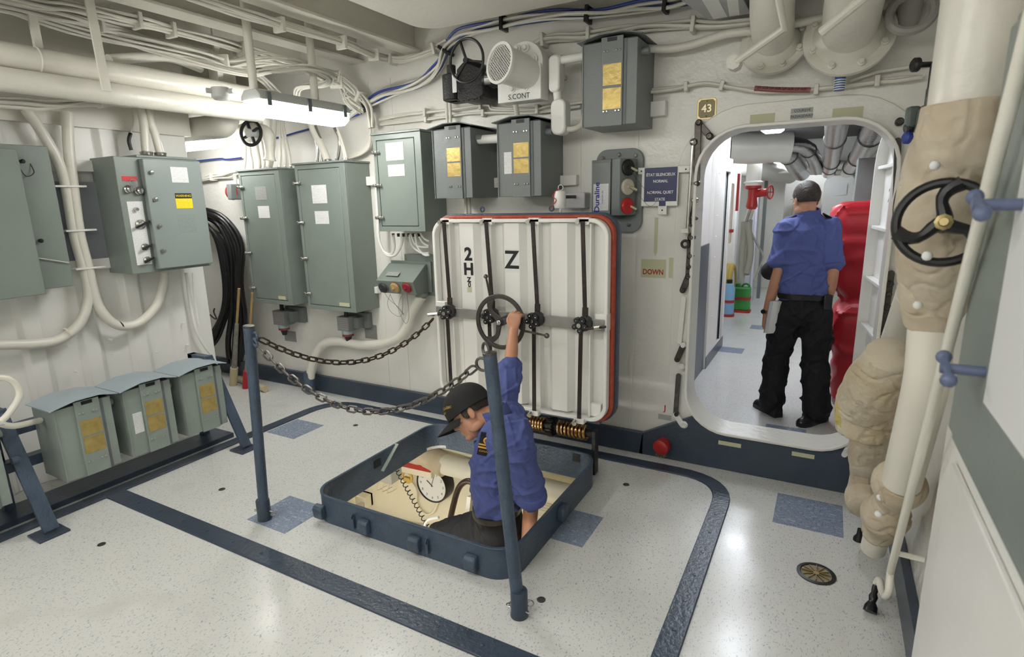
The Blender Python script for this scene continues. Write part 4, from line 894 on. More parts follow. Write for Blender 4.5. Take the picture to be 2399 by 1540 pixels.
B().box(xa-.004+.10*0, xa+.028, 3.212, 3.216, z0+.05, z1-.07).done('data_plate', PRINT, t)
for k in range(5): B().sph((xa+.02+k*.04, 3.24, z0+.004), .009, 8, 6).done('bolt', CASTB, t)
hc = yb(1093, 142, 3.10); b = B().torus(hc, (-.05, -1, 0), .122, .0085, 36, 8)
hwl = b.done('handwheel', BLACK, t)
b = B()
for a in (110, 230, 350): b.bar(hc, hc+V((math.cos(R(a))*.122, 0, math.sin(R(a))*.122)), .016, .010, Y_)
b.cyl(hc+Y_*.14, hc-Y_*.015, .017, n=12); b.done('spoke', BLACK, hwl)
# --- white valve casing
x0, x1 = yb(1166, 220, 3.26).x, yb(1267, 200, 3.26).x; z0, z1 = yb(1200, 239, 3.26).z, yb(1230, 165, 3.26).z
t = thing('valve_casing', 'white bolted valve casing marked S.CONT with a round mesh intake', 'valve', ((x0+x1)/2, 3.40, z0))
b = B(); b.box(x0, x1, 3.26, 3.37, z0, z1+.03); b.done('casing_block', WHITE, t, bev=.004)
fc = yb(1232, 150, 3.30); 
B().cyl((fc.x, 3.37, fc.z), (fc.x, 3.275, fc.z), .125, n=36).done('flange', WHITE, t, bev=.004)
B().cyl((fc.x, YW, fc.z-.02), (fc.x, 3.36, fc.z-.02), .11, n=28).done('neck', WHITE, t)
g0 = yb(1226, 168, 3.24); g1 = yb(1169, 147, 3.06); ax = (g1-g0).normalized()
B().lathe([(.088, -.06), (.095, 0), (.10, .06), (.105, (g1-g0).length-.02), (.116, (g1-g0).length-.018), (.116, (g1-g0).length), (.100, (g1-g0).length), (.098, (g1-g0).length-.07)], g0, ax, 36, False).done('intake_horn', WHITE, t)
B().cyl(g1-ax*.022, g1-ax*.018, .0985, n=32).done('throat_shade', mat('throat shade', (.02, .014, .01), .8), t)  # near-black disc close behind the mesh, painted shade of the horn's inside
u, v, _ = basis(ax); b = B()
for k in range(-7, 8):
    for d1, d2 in ((u+v, u-v), (u-v, u+v)):
        d1 = d1.normalized(); d2 = d2.normalized(); o = k*.0135; ln = math.sqrt(max(0, .101**2-o*o))
        if ln > .01: b.bar(g1-ax*.008+d2*o-d1*ln, g1-ax*.008+d2*o+d1*ln, .0032, .003, ax)
b.done('mesh_grille', WHITE, t)
for px, py in ((1198, 208), (1229, 203), (1251, 175), (1249, 137), (1229, 111), (1209, 113)):
    q = yb(px, py, 3.25); q.y = 3.262
    B().lathe([(.024, 0), (.024, .006), (.015, .007), (.015, .02), (.011, .023)], q, -Y_, 14).done('bolt', WHITE, t)
q = yb(1216, 226, 3.2595); B().box(q.x-.065, q.x+.065, 3.2588, 3.26, q.z-.020, q.z+.020).done('label_patch', mat('pale label', (.66, .66, .62), .5), t)
text('lettering', 'S.CONT', .042, (q.x, 3.2588, q.z), X_, Z_, INK, t)
B().cyl((x0+.08, 3.34, z0), (x0+.078, 3.38, z0-.09), .016, n=10).done('drain_pipe', PIPE, t)
# --- white conduit bodies
t = thing('conduit_fitting', 'pair of white oval conduit bodies joined end to end left of the topmost grey box', 'conduit', (yb(1300, 220, 3.3).x, 3.4, yb(1300, 315, 3.3).z))
for (px0, px1, py0, py1) in ((1284, 1310, 130, 214), (1289, 1324, 233, 314)):
    a_, b2 = yb(px0, py0, 3.27), yb(px1, py1, 3.27); w_, h_ = b2.x-a_.x, a_.z-b2.z
    B().plate(rrect(w_, h_, w_*.42, 6), ((a_.x+b2.x)/2, 3.36, (a_.z+b2.z)/2), X_, Z_, .09).done('conduit_body', WHITE, t, bev=.010)
a_ = yb(1305, 212, 3.31); b2 = yb(1308, 236, 3.31); B().cyl(a_, b2, .026, n=14).done('coupling', WHITE, t)
a_ = yb(1306, 143, 3.31); B().tube([a_, (-1.30, 3.31, a_.z+.005)], .024, 14).done('stub_pipe', WHITE, t); B().cyl(a_+X_*.0, a_+X_*.03, .03, n=14).done('collar', WHITE, t)
a_ = yb(1318, 300, 3.31); b2 = yb(1366, 268, 3.36); B().tube([a_, a_+V((.06, .01, -.01)), (a_+b2)/2+V((.05, .02, -.02)), b2+V((.0, .02, .0))], .016, 10, 4).done('bent_pipe', PIPE, t)
B().box(yb(1296, 170, 3.4).x, yb(1300, 170, 3.4).x+.02, 3.36, YW, yb(1300, 180, 3.4).z, yb(1300, 170, 3.4).z).done('stand_off', WHITE, t)
# --- receptacle box
xL, xM, xR1, xR2 = yb(1386, 440, 3.42).x, yb(1429, 440, 3.38).x, yb(1451, 440, 3.36).x, yb(1487, 440, 3.47).x
zt, zb = yb(1440, 372, 3.38).z, yb(1440, 505, 3.38).z
t = thing('receptacle_box', 'grey receptacle box with black, white and red sockets and blue lettering', 'electrical box', ((xL+xR2)/2, YW, zb-.06))
pz0, pz1 = yb(1430, 545, 3.5).z, yb(1430, 350, 3.5).z; pw = .30
bp = B().plate(rrect(pw, pz1-pz0, .07, 6), (xL+.145, YW, (pz0+pz1)/2), X_, Z_, .03).done('back_plate', GREY, t, bev=.003)
for dx, z in ((-.105, pz1-.05), (0, pz1-.035), (.105, pz1-.045), (.07, pz0+.05)): B().lathe([(.014, 0), (.014, .004), (.009, .005), (.009, .014)], (xL+.145+dx, 3.51, z), -Y_, 10).done('bolt', STEEL, bp)
b = B(); b.prism([(xL, 3.51, zb), (xL, 3.42, zb), (xM, 3.385, zb), (xR1, 3.365, zb), (xR2, 3.47, zb), (xR2, 3.51, zb)], (0, 0, zt-zb)); bd = b.done('body', GREY, t, bev=.003)
d1 = V((xM-xL, -.035, 0)).normalized(); nn = d1.cross(Z_)
B().plate([(0.004, 0), (.14, 0), (.14, zt-zb-.03), (.004, zt-zb-.03)], V((xL, 3.42, zb+.012)), d1, Z_, .004).done('cover_plate', mat('cover grey', (.23, .25, .245), .38), t, bev=.001)
B().plate([(.016, 0), (.128, 0), (.128, .16), (.016, .16)], V((xL, 3.4155, zb+.03)), d1, Z_, .001).done('maker_label', PRINT, t)
text('lettering', 'Duraline', .052, V((xL, 3.4145, zb+.11))+d1*.045, Z_, -d1, INKB, t, bold=.001)
text('print_line', 'DURALINE USA', .012, V((xL, 3.4145, zb+.11))+d1*.085, Z_, -d1, INKB, t)
B().plate([(.142, 0), (.150, 0), (.150, zt-zb), (.142, zt-zb)], V((xL, 3.422, zb)), d1, Z_, .004).done('seam', BLACK, t)
d2 = V((xR2-xR1, 3.47-3.365, 0)).normalized(); n2 = d2.cross(Z_); fc = V(((xR1+xR2)/2, 3.4175, 0))
for py, m_ in ((393, BLACK), (438, mat('ivory socket', (.58, .54, .43), .5)), (483, REDD)):
    z = yb(1468, py, 3.42).z; q = V((fc.x, fc.y, z))
    sk = B().lathe([(.048, 0), (.048, .010), (.042, .016), (.030, .018), (.012, .014), (.010, .02), (.0, .02)], q, n2, 24).done('socket', m_, t)
    B().cyl(q+n2*.012+d2*.015, q+n2*.03+d2*.05-Z_*.02, .007, n=8).done('tie', LUMI, sk)
b = B(); b.tube([V((fc.x, fc.y, yb(1468, 440, 3.4).z))+n2*.02, V((xR2+.03, 3.44, zb+.12)), V((xR2+.10, 3.46, zb+.05)), V((xR2+.14, 3.46, zb+.10)), V((xR2+.06, 3.45, zb+.16)), V((fc.x, fc.y, yb(1468, 400, 3.4).z))+n2*.03], .0012, 5, 6); b.done('wire', STEEL, t)
# --- quiet-state sign
q = yb(1547, 437, 3.49)
t = thing('quiet_state_sign', 'navy bilingual quiet state sign in a white metal holder left of the door', 'sign', (q.x, YW, q.z-.11))
b = B(); zz = q.z
b.ring([(-.115, -.115), (.105, -.115), (.105, .10), (-.115, .10)], [(-.09, -.085), (.075, -.085), (.075, .085), (-.09, .085)], (q.x, 3.497, zz), X_, Z_, .006)
b.box(q.x-.14, q.x+.17, 3.493, 3.50, zz+.075, zz+.115); b.box(q.x-.012, q.x+.042, 3.493, 3.50, zz-.165, zz-.10); b.done('holder', WHITE, t, bev=.003)
for dx, dz in ((-.118, .093), (.145, .093), (.015, -.14)): B().cyl((q.x+dx, 3.494, zz+dz), (q.x+dx, 3.4915, zz+dz), .005, n=10).done('screw', BLACK, t)
B().box(q.x-.09, q.x+.085, 3.50, YW, zz-.05, zz+.05).done('spacer', WHITE, t)
pn = B().box(q.x-.098, q.x+.098, 3.4895, 3.4915, zz-.088, zz+.11).done('panel', NAVY, t); pn2 = B().box(q.x-.005, q.x+.035, 3.4905, 3.4922, zz-.115, zz-.085).done('panel_tab', NAVY, t)
for s_, dx, dz, sz in (('ÉTAT SILENCIEUX', 0, .068, .0235), ('NORMAL', 0, .030, .0235), ('NORMAL QUIET', .0, -.035, .0235), ('STATE', 0, -.076, .0235)):
    text('lettering', s_, sz, (q.x+dx, 3.4895, zz+dz), X_, Z_, INKW, t, bold=.0004, sx=.92)
# --- tapes and small signs on the bulkhead
def patch(name, label, cat, px0, py0, px1, py1, m_, y=YW, t_=.0012):
    a_, b2 = onY(px0, (py0+py1)/2, y), onY(px1, (py0+py1)/2, y); zt_ = onY((px0+px1)/2, py0, y).z; zb_ = onY((px0+px1)/2, py1, y).z
    return tag(B().box(a_.x, b2.x, y-t_, y, zb_, zt_).done(name, m_), label, cat)
q = onY(1537, 550, YW); b = B(); zt_ = onY(1537, 510, YW).z; zb_ = onY(1537, 590, YW).z
b.plate([(-.011, 0), (.011, 0), (.011, zt_-zb_), (-.011, zt_-zb_)], (q.x, YW, zb_), X_, Z_, .0012); b.plate([(-.011, 0), (0, -.03), (.011, 0)], (q.x, YW, zb_), X_, Z_, .0012)
tag(b.done('arrow_tape', LUMI), 'faded yellow tape strip pointing down, under the quiet state sign', 'tape')
dl_ = patch('down_label', 'pale luminous label reading DOWN in red letters', 'label', 1502, 608, 1560, 651, LUMI)
a_ = onY(1530, 638, YW); text('lettering', 'DOWN', .046, (a_.x, YW-.0012, a_.z), X_, Z_, INKR, dl_, bold=.001, sx=.85)
patch('luminous_patch', 'blank pale luminous patch to the right of the DOWN label', 'tape', 1567, 604, 1586, 652, LUMI)
q = onY(1558, 957, YW); jp = patch('metal_tag', 'small grey metal tag low on the bulkhead under the red J', 'tag', 1542, 972, 1573, 984, PLATE)
text('red_letter', 'J', .055, (q.x, YW, q.z), X_, Z_, INKR, jp, bold=.001)
YD = YW-.008
lp = patch('luminous_patch', 'left blank luminous patch on the door frame above the doorway', 'tape', 1757, 267, 1815, 295, LUMI, YD)
lp = patch('luminous_patch', 'right blank luminous patch on the door frame above the doorway', 'tape', 1950, 252, 2022, 281, LUMI, YD)
s1 = patch('coursive_sign', 'grey sign reading COURSIVE above the doorway', 'sign', 1853, 253, 1905, 265, PLATE, YD, .0015)
a_ = onY(1880, 259, YD); text('lettering', 'COURSIVE', .019, (a_.x, YD-.0015, a_.z), X_, Z_, INK, s1, sx=.9)
s1 = patch('passageway_sign', 'grey sign reading PASSAGEWAY above the doorway', 'sign', 1852, 266.5, 1904, 278.5, PLATE, YD, .0015)
a_ = onY(1878, 272.5, YD); text('lettering', 'PASSAGEWAY', .020, (a_.x, YD-.0015, a_.z), X_, Z_, INK, s1, sx=.85)
q = onY(1656, 255, YW); t = thing('number_plaque', 'square brass plaque numbered 43 beside the doorway', 'plaque', (q.x, YW, q.z-.055))
cut = lambda w_, h_, k: [(w_/2-k, -h_/2), (w_/2-k*.6, -h_/2+k*.6), (w_/2, -h_/2+k), (w_/2, h_/2-k), (w_/2-k*.6, h_/2-k*.6), (w_/2-k, h_/2), (-w_/2+k, h_/2), (-w_/2+k*.6, h_/2-k*.6), (-w_/2, h_/2-k), (-w_/2, -h_/2+k), (-w_/2+k*.6, -h_/2+k*.6), (-w_/2+k, -h_/2)]
B().plate(cut(.104, .112, .010), (q.x, YW, q.z), X_, Z_, .004).done('border', BRASSD, t, bev=.001)
B().plate(cut(.090, .098, .012), (q.x, YW-.004, q.z), X_, Z_, .0012).done('field', mat('dark brass', (.12, .105, .06), .4, metal=.8), t)
text('numeral', '43', .058, (q.x, YW-.0052, q.z), X_, Z_, mat('pale brass', (.75, .68, .45), .4, metal=.5), t, bold=.0008)
for dz in (.04, -.04): B().sph((q.x, YW-.005, q.z+dz), .004, 8, 5).done('rivet', BRASSD, t)
# --- sloping three-socket box
xa, xb = yb(881, 659, 3.27).x, yb(962, 661, 3.27).x; zt, zm, zb = yb(925, 617, 3.44).z, yb(920, 659, 3.27).z, yb(930, 689, 3.30).z
t = thing('socket_box', 'grey sloping box with black, tan and maroon socket caps under the short cabinet', 'electrical box', ((xa+xb)/2, YW, zb))
xb2 = xb+.02
b = B(); b.prism([(xa, 3.47, zt), (xa, 3.43, zt), (xa, 3.27, zm), (xa, 3.31, zb), (xa, 3.47, zb)], (xb2-xa, 0, 0)); b.done('body', GREEN, t, bev=.003)
B().box(xa-.0, xb2+.03, 3.455, 3.475, zb-.0, zt+.02).done('cover_flange', GREEN, t, bev=.003)
B().box(xa+.12, xb2+.10, 3.475, YW, zb-.03, zt+.07).done('back_box', GREEN, t, bev=.004)
nf = V((0, -(zm-zb), -.04)).normalized() if False else V((0, -.93, -.36)).normalized()
for k, (px, m_) in enumerate(((898, mat('dark cap', (.03, .032, .036), .4)), (926, TANC), (954, MAROON))):
    q = yb(px, 674, 3.285); sk = B().lathe([(.042, -.005), (.042, .008), (.034, .016), (.022, .018), (.010, .022), (.008, .034), (0, .036)], q, nf, 24).done('socket_cap', m_, t)
    B().lathe([(.047, -.004), (.047, .003), (.040, .004)], q, nf, 24, False).done('socket_rim', BRASSD if k else GREYD, sk)
for k in range(5): B().sph((xa+.012+k*(xb2-xa-.024)/4, 3.438, zt-.018), .006, 8, 5).done('screw', STEELL, t)
q = yb(893, 654, 3.29); B().sph(q, .010, 10, 5, (1.3, .5, .7)).done('red_spot', REDD, t)
B().plate([(0, 0), (.12, 0), (.12, .045), (0, .045)], (xa+.07, 3.30, zm+.035), X_, V((0, .16, zt-zm)), .001).done('nameplate', PRINTG, t)
for pp in (((900, 683), (910, 700), (935, 722), (946, 738), (925, 712), (914, 690)), ((915, 688), (908, 710), (915, 730), (935, 742), (943, 730), (944, 690)), ((944, 688), (936, 705), (935, 730), (950, 758), (958, 740), (953, 688))):
    B().tube(ys(3.29, *pp), .0014, 5, 5).done('tether_wire', STEEL, t)
B().cyl((xb-.02, 3.42, zb), (xb-.02, 3.42, zb-.03), .05, n=16).done('gland', GREEN, t)
pipe('cream_pipe', 'cream pipe dropping from the sloping socket box and arching to the blue floor stub', [(xb-.02, 3.42, zb-.02)]+ys(3.42, (966, 730), (955, 765), (935, 790), (895, 806), (845, 808), (795, 800), (760, 805), (740, 830), (730, 862))+[onY(727, 885, 3.42)], .040, PIPE, 4)
q = onZ(730, 930); q = onY(728, 918, 3.42); t = thing('floor_stub', 'short navy pipe stub standing on the deck below the arching cream pipe', 'pipe', (q.x, 3.42, 0))
B().lathe([(.035, 0), (.035, .02), (.048, .03), (.050, .20), (.044, .21)], (q.x, 3.42, 0), Z_, 20).done('stub', BLUEP, t)
# --- plug boxes under the tall cabinets
for i, (px, py0, py1) in enumerate(((655, 728, 764), (806, 742, 778))):
    y = 3.36; a_ = onY(px-18, py0, y); b2 = onY(px+12, py1, y); cx_ = (a_.x+b2.x)/2
    t = thing('plug_box', 'small grey plug box hanging under the %s tall cabinet' % ('left' if i == 0 else 'right'), 'electrical box', (cx_, YW, b2.z-.12), 'plug boxes under the tall cabinets')
    B().box(a_.x, b2.x, y, y+.12, b2.z, a_.z).done('body', GREY, t, bev=.004)
    B().box(a_.x+.01, b2.x+.10, 3.49, YW, b2.z+.01, a_.z+.02).done('wall_bracket', GREY, t, bev=.003); B().box(b2.x-.02, b2.x+.05, y+.06, 3.5, b2.z+.02, a_.z-.01).done('arm', GREY, t)
    B().cyl((cx_, y+.05, a_.z-.005), (cx_, y+.05, .845+.0), .018, n=12).done('neck', BLACK, t)
    B().box(a_.x+.006, b2.x-.006, y-.001, y, b2.z+.006, a_.z-.006).done('faded_print', printed('red print grey', (.25, .285, .285), (.32, .12, .11), 60), t)
    b = B(); b.cyl((cx_, y+.05, b2.z), (cx_, y+.05, b2.z-.03), .05, n=16); b.done('collar', PALEG, t); B().cyl((cx_, y+.05, b2.z-.03), (cx_, y+.05, b2.z-.05), .048, n=16).done('red_ring', mat('dull red', (.22, .04, .03), .5), t); B().cyl((cx_, y+.05, b2.z-.05), (cx_, y+.05, b2.z-.10), .034, .02, 14).done('plug', BLACK, t)
patch('placard', 'small grey placard on the bulkhead under the left tall cabinet', 'sign', 667, 776, 694, 800, PRINTG, YW, .002)
patch('placard', 'small grey placard on the bulkhead under the right tall cabinet', 'sign', 855, 761, 883, 794, PRINTG, YW, .002)
# --- strobe beside the left tall cabinet
q = yb(545, 450, 3.42); t = thing('alarm_strobe', 'clear dome alarm light with a red guard left of the left tall cabinet', 'alarm', (q.x, YW, q.z-.07))
B().box(q.x+.0, q.x+.06, 3.36, YW, q.z-.07, q.z+.07).done('base', GREY, t, bev=.01); B().sph((q.x-.0, 3.42, q.z), .062, 16, 10, (.9, .8, 1)).done('dome', GLASSY, t)
b = B(); b.torus((q.x-.005, 3.42, q.z), X_, .066, .007, 24, 6); b.torus((q.x-.0, 3.42, q.z), Y_, .064, .005, 24, 6); b.done('guard', REDP, t); B().cyl((q.x+.03, 3.44, q.z+.07), (q.x+.03, 3.44, q.z+.16), .014, n=10).done('conduit', PIPE, t)
# --- valve in the alcove
q = yb(588, 312, 3.05); t = thing('alcove_valve', 'pale valve body with a black handwheel above the left tall cabinet', 'valve', (q.x, 3.1, q.z-.1))
b = B().torus(q, (.25, -1, .1), .090, .013, 30, 8)
for a in (20, 110, 200, 290): b.bar(q, q+V((math.cos(R(a))*.09, 0, math.sin(R(a))*.09)), .022, .012, Y_)
b.done('handwheel', BLACK, t); B().cyl(q-Y_*.03, q+Y_*.10, .032, n=16).done('hub', GREYL, t)
lump([q+V((-.32, .12, .03)), q+V((-.18, .12, .03)), q+V((.02, .12, .0)), q+V((.04, .12, -.12)), q+V((.03, .12, -.2))], lambda s_: .055+.02*math.sin(s_*6), 5, 16, .1).done('valve_body', PIPE, t)
# --- lock can above the hatch lid
q = yb(1312, 475, 3.2); t = thing('lock_pin_can', 'small white can with a red cord hung above the hatch lid', 'can', (q.x, 3.2, 1.62))
B().lathe([(.034, 0), (.036, .01), (.034, .09), (.028, .10), (.012, .105)], (q.x, 3.2, 1.635), Z_, 18).done('can', WHITE, t); B().torus((q.x+.005, 3.2, 1.755), Y_, .016, .004, 16, 6).done('eye', STEELL, t)
B().tube([(q.x, 3.19, 1.75), (q.x-.03, 3.165, 1.71), (q.x-.01, 3.165, 1.68), (q.x-.035, 3.165, 1.65), (q.x-.045, 3.165, 1.63)], .003, 6, 4).done('red_cord', REDD, t); B().cyl((q.x, 3.2, 1.60), (q.x, 3.2, 1.64), .009, n=8).done('pin', STEELL, t)
B().bar((q.x, 3.2, 1.70), (q.x, YW, 1.70), .02, .01, Z_).done('arm', STEEL, t)
q = yb(1352, 470, 3.46); t = thing('clear_box', 'clear plastic box on the bulkhead behind the lock can', 'box', (q.x, YW, q.z-.05)); B().box(q.x-.09, q.x+.06, 3.44, YW, q.z-.05, q.z+.05).done('shell', PLEX, t, bev=.008)
# --- red hose cap low on the bulkhead
q = yb(1550, 1040, 3.44); t = thing('hydrant_outlet', 'red screw cap on a hose connection low beside the door sill', 'valve', (q.x, 3.47, 0))
b = B(); b.lathe([(.034, 0), (.050, .004), (.052, .05), (.046, .056), (.030, .06), (.012, .062)], (q.x, 3.49, .10), V((-.15, -1, -.12)), 22)
b.done('cap', REDP, t); B().cyl((q.x, YW, .11), (q.x, 3.45, .105), .04, n=16).done('nozzle', REDP, t)
for k in range(8): B().torus((q.x-.03+.008*k, 3.43, .05-.012*math.sin(k*math.pi/7)), (0, 1, 0) if k % 2 else (1, 0, .3), .006, .0015, 10, 5).done('chain_link', BRASSD, t)

# ================================================================== HANGING BLACK CABLES
t = thing('shore_cables', 'thick bunch of black cables looped over a hook beside the left tall cabinet', 'cable', (-4.95, 3.4, 0))
rnd = random.Random(4)
for i in range(19):
    q = i/18; dx = rnd.uniform(-6, 6); yv = 3.30+.16*rnd.random()
    if i < 13:
        pp = [(455+rnd.uniform(-8, 8), 500+q*20), (482+dx, 490+q*30), (510+20*(1-q)+dx, 510+30*q), (540+30*(1-q)-12*q+dx, 570+30*q), (566-40*q*.7+dx, 660), (578-50*q+dx, 740), (572-44*q+dx*2, 800), (566-38*q+dx, 850+rnd.uniform(-10, 12))]
    else:
        k = i-13; pp = [(470, 505+k*4), (505+k*4, 560), (522+k*5, 640), (525+k*4, 700), (515+k*3, 745), (492+k*3, 785+k*3), (470, 800+k*6), (440, 805+k*6)]
    B().tube(ys(yv, *pp), .017, 9, 5).done('cable', RUBBER, t)
for px, py, m_ in ((546, 850, mat('cream plug', (.55, .47, .30), .5)), (577, 858, REDV)):
    a_, b2 = onY(px+6, py-42, 3.26), onY(px-4, py+22, 3.26); b2.z = .0
    pg = B().cyl(a_*.45+b2*.55, b2, .036, n=16).done('plug', m_, t, bev=.004); B().cyl(a_+(a_-b2)*.5, a_*.45+b2*.55, .018, .026, 12).done('plug_neck', mat('plug neck', (.30, .29, .24), .5, var=.4, vscale=30), pg)
    B().cyl(a_+(a_-b2)*1.3, a_+(a_-b2)*.4, .012, n=10).done('sleeve', TANC, pg)
a_, b2 = onZ(560, 888, .03), onZ(622, 912, .03); tag(B().cyl(a_, b2, .03, n=14).done('loose_plug', mat('cream plug', (.55, .47, .30), .5)), 'cream plug lying on the deck at the foot of the black cables', 'plug')
q = onY(500, 745, 3.45); tag(B().tube([q+V((-.05, 0, .03)), q, q+V((.08, -.02, .0)), q+V((.02, 0, .06)), q+V((.04, 0, .10))], .007, 7, 3).done('cable_hook', RUST), 'rusty wire hook on the wall left of the black cables', 'hook')

# ================================================================== DOOR DOG LINKAGE (left side of the door)
t = thing('door_linkage', 'greasy steel dog linkage of bars and rollers down the left side of the doorway', 'linkage', (-.74, 3.5, .26))
DARKM = mat('greasy steel', (.10, .09, .08), .38, metal=.8, var=.4, vscale=25)
def lbar(p0, p1, w_, y=3.50, m_=None, th=.012, nm='bar'):
    a_, b2 = onY(*p0, y), onY(*p1, y); d = (b2-a_).normalized(); n_ = d.cross(Y_); L_ = (b2-a_).length; r = w_/2; out = []
    for j in range(7): a = R(-90+30*j); out.append((L_+r*math.cos(a), r*math.sin(a)))
    for j in range(7): a = R(90+30*j); out.append((r*math.cos(a), r*math.sin(a)))
    o = B().plate(out, a_, d, -n_ if d.cross(-n_).y < 0 else n_, th).done(nm, m_ or DARKM, t, bev=.002)
    return o
def lpin(p, r=.018, y=3.485, m_=None, h=.03):
    q = onY(*p, y); B().lathe([(r, -h), (r, 0), (r*.7, .004), (r*.6, .012), (r*.3, .012), (r*.3, .006)], q, -Y_, 14).done('pivot', m_ or DARKM, t)
lbar((1636, 290), (1633, 420), .036); lbar((1640, 292), (1662, 318), .034, 3.512); lpin((1637, 287)); lpin((1662, 319), .02); lpin((1631, 430))
a_, b2 = onY(1624, 333, 3.48), onY(1610, 540, 3.48); B().cyl(a_, b2, .010, n=12).done('rod', STEELL, t); B().sph(a_, .022, 14, 9).done('rod_end', STEELL, t); B().torus(onY(1605, 572, 3.48), Y_, .020, .008, 18, 8).done('rod_eye', DARKM, t)
lbar((1628, 470), (1618, 520), .022, 3.51); lpin((1627, 470), .018, 3.49, STEELL); lbar((1622, 510), (1632, 512), .02, 3.50); lpin((1620, 528), .012)
a_ = onY(1604, 541, 3.47); B().box(a_.x-.022, a_.x+.022, 3.46, 3.50, a_.z-.014, a_.z+.014).done('guide_block', LAGW, t, bev=.003)
lbar((1619, 552), (1612, 660), .034, 3.512); lpin((1619, 557), .022); lpin((1617, 600), .02); lpin((1615, 625), .02); lpin((1613, 648), .02); lbar((1613, 648), (1600, 680), .038, 3.505); lpin((1600, 680), .016)
lbar((1602, 700), (1592, 800), .03, 3.52, WHITE); lbar((1600, 812), (1587, 842), .036, 3.50); lpin((1600, 810), .018, 3.49, WHITE); lpin((1586, 843), .014); lpin((1597, 860), .02, 3.49, WHITE)
lbar((1590, 880), (1583, 972), .030, 3.512, STEEL); lbar((1584, 972), (1600, 996), .036, 3.505, WHITE); lpin((1584, 972), .014); lpin((1602, 996), .024, 3.49, WHITE)
# right side of the door
t = thing('door_linkage', 'dark dog linkage down the right side of the doorway behind the lagged pipes', 'linkage', (.33, 3.5, .3))
lbar((2088, 640), (2068, 780), .03); lpin((2084, 665), .02); lpin((2082, 690), .016); lpin((2078, 720), .02); lpin((2071, 770), .02); lpin((2068, 800), .016); lbar((2068, 800), (2055, 840), .03, 3.505); lpin((2056, 845), .018)
lbar((2103, 330), (2098, 520), .03, 3.51); lpin((2108, 285), .02)
lbar((1978, 1065), (1992, 1040), .03, 3.5, WHITE); lpin((1984, 1058), .018, 3.49, WHITE)

# ================================================================== FLANGED PIPES ABOVE THE DOOR
def flanged(label, c, rf, rp, pts, nb, lever=False):
    c = V(c); t = thing('flanged_pipe', label, 'pipe', (c.x, c.y, c.z-rf), 'flanged pipes above the door'); d = (V(pts[1])-V(pts[0])).normalized()
    B().lathe([(rf, 0), (rf, .022), (rp*1.3, .024), (rp*1.15, .05), (rp, .07)], c, d, 36).done('flange', PIPE, t)
    u, v, _ = basis(d)
    for k in range(nb):
        a = 2*math.pi*(k+.5)/nb; B().lathe([(.018, 0), (.018, .012), (.012, .014), (.012, .026)], c+(u*math.cos(a)+v*math.sin(a))*rf*.82+d*.022, d, 8).done('bolt', PIPE, t)
    B().tube(fillet(pts, .15, 6), rp, 24).done('pipe', PIPE, t)
    B().cyl(c, c-d*.9, rp, n=24).done('stub', PIPE, t) if False else None
    return t
f1 = onY(1812, 100, 3.46)
t = flanged('white flanged pipe with a lever rod above the left of the doorway', (f1.x, 3.50, f1.z), .165, .10, [(f1.x, 3.50, f1.z), (f1.x+.005, 3.17, f1.z+.10), (f1.x+.03, 3.05, f1.z+.40), (f1.x+.05, 3.0, 2.97)], 8)
a_, b2, c_ = onY(1720, 148, 3.20), onY(1838, 66, 2.95), onY(1822, -10, 2.95)
B().tube([a_, b2, c_], .018, 10).done('lever_rod', PIPE, t); B().cyl(a_-V((.0, .03, 0)), a_+V((0, .05, 0)), .035, n=8).done('lever_boss', PIPE, t)
f2 = onY(1988, 84, 3.42)
t = flanged('larger white flanged pipe above the right of the doorway', (f2.x, 3.44, f2.z), .20, .12, [(f2.x, 3.44, f2.z), (f2.x+.01, 3.08, f2.z+.11), (f2.x+.08, 2.92, f2.z+.40), (f2.x+.10, 2.88, 2.97)], 8)
b2 = onY(1925, 75, 2.85); B().tube([b2, onY(2030, -10, 2.75)], .02, 10).done('side_rod', PIPE, t)
B().cyl((f2.x, YW, f2.z), (f2.x, 3.44, f2.z), .14, n=24).done('sleeve', PIPE, t)
q = onY(1968, 190, 3.42); t = thing('striped_tag', 'small blue and white striped cylinder hanging under the larger flanged pipe', 'tag', (q.x, 3.42, q.z-.05))
B().cyl((q.x, 3.42, q.z-.045), (q.x, 3.42, q.z+.035), .024, n=16).done('core', mat('blue core', (.03, .10, .30), .4), t)
for k in range(5): B().torus((q.x, 3.42, q.z-.04+k*.011), Z_, .0245, .0028, 20, 6).done('white_band', PAPER, t)
B().cyl((q.x, 3.42, q.z+.03), (q.x, 3.42, q.z+.10), .012, n=10).done('clip', STEELL, t)
# overhead light box partly in view at top
q0 = [onZ(1640, 0, 2.62), onZ(1700, 72, 2.62), onZ(1745, 62, 2.62), onZ(1760, -30, 2.62)]
t = thing('overhead_box', 'pale grey metal box with white tape under the deckhead at the top edge', 'box', (-.55, 3.2, 2.6))
b = B().prism([(-.78, 2.75, 2.62), (-.66, 3.42, 2.60), (-.45, 3.42, 2.60), (-.48, 2.75, 2.62)], (0, 0, .33)); b.done('body', mat('pale steel box', (.42, .43, .45), .35, metal=.3), t, bev=.004)
B().obox((-.60, 3.1, 2.6085), (.07, .6, .002), X_, (0, 1, -.03)).done('tape', PAPER, t); B().obox((-.50, 3.1, 2.6085), (.05, .6, .002), V((1, .1, 0)), (0, 1, -.03)).done('tape', PAPER, t)
q = onY(2135, 30, 3.3); tag(B().torus(q, (0, -1, .3), .085, .02, 24, 8).cyl(q+Y_*.24, q+V((.02, -.4, .3)), .05, n=16).done('pipe_collar', mat('dull collar', (.35, .34, .31), .5)), 'pipe with a dark round collar in the top right corner of the bulkhead', 'pipe')
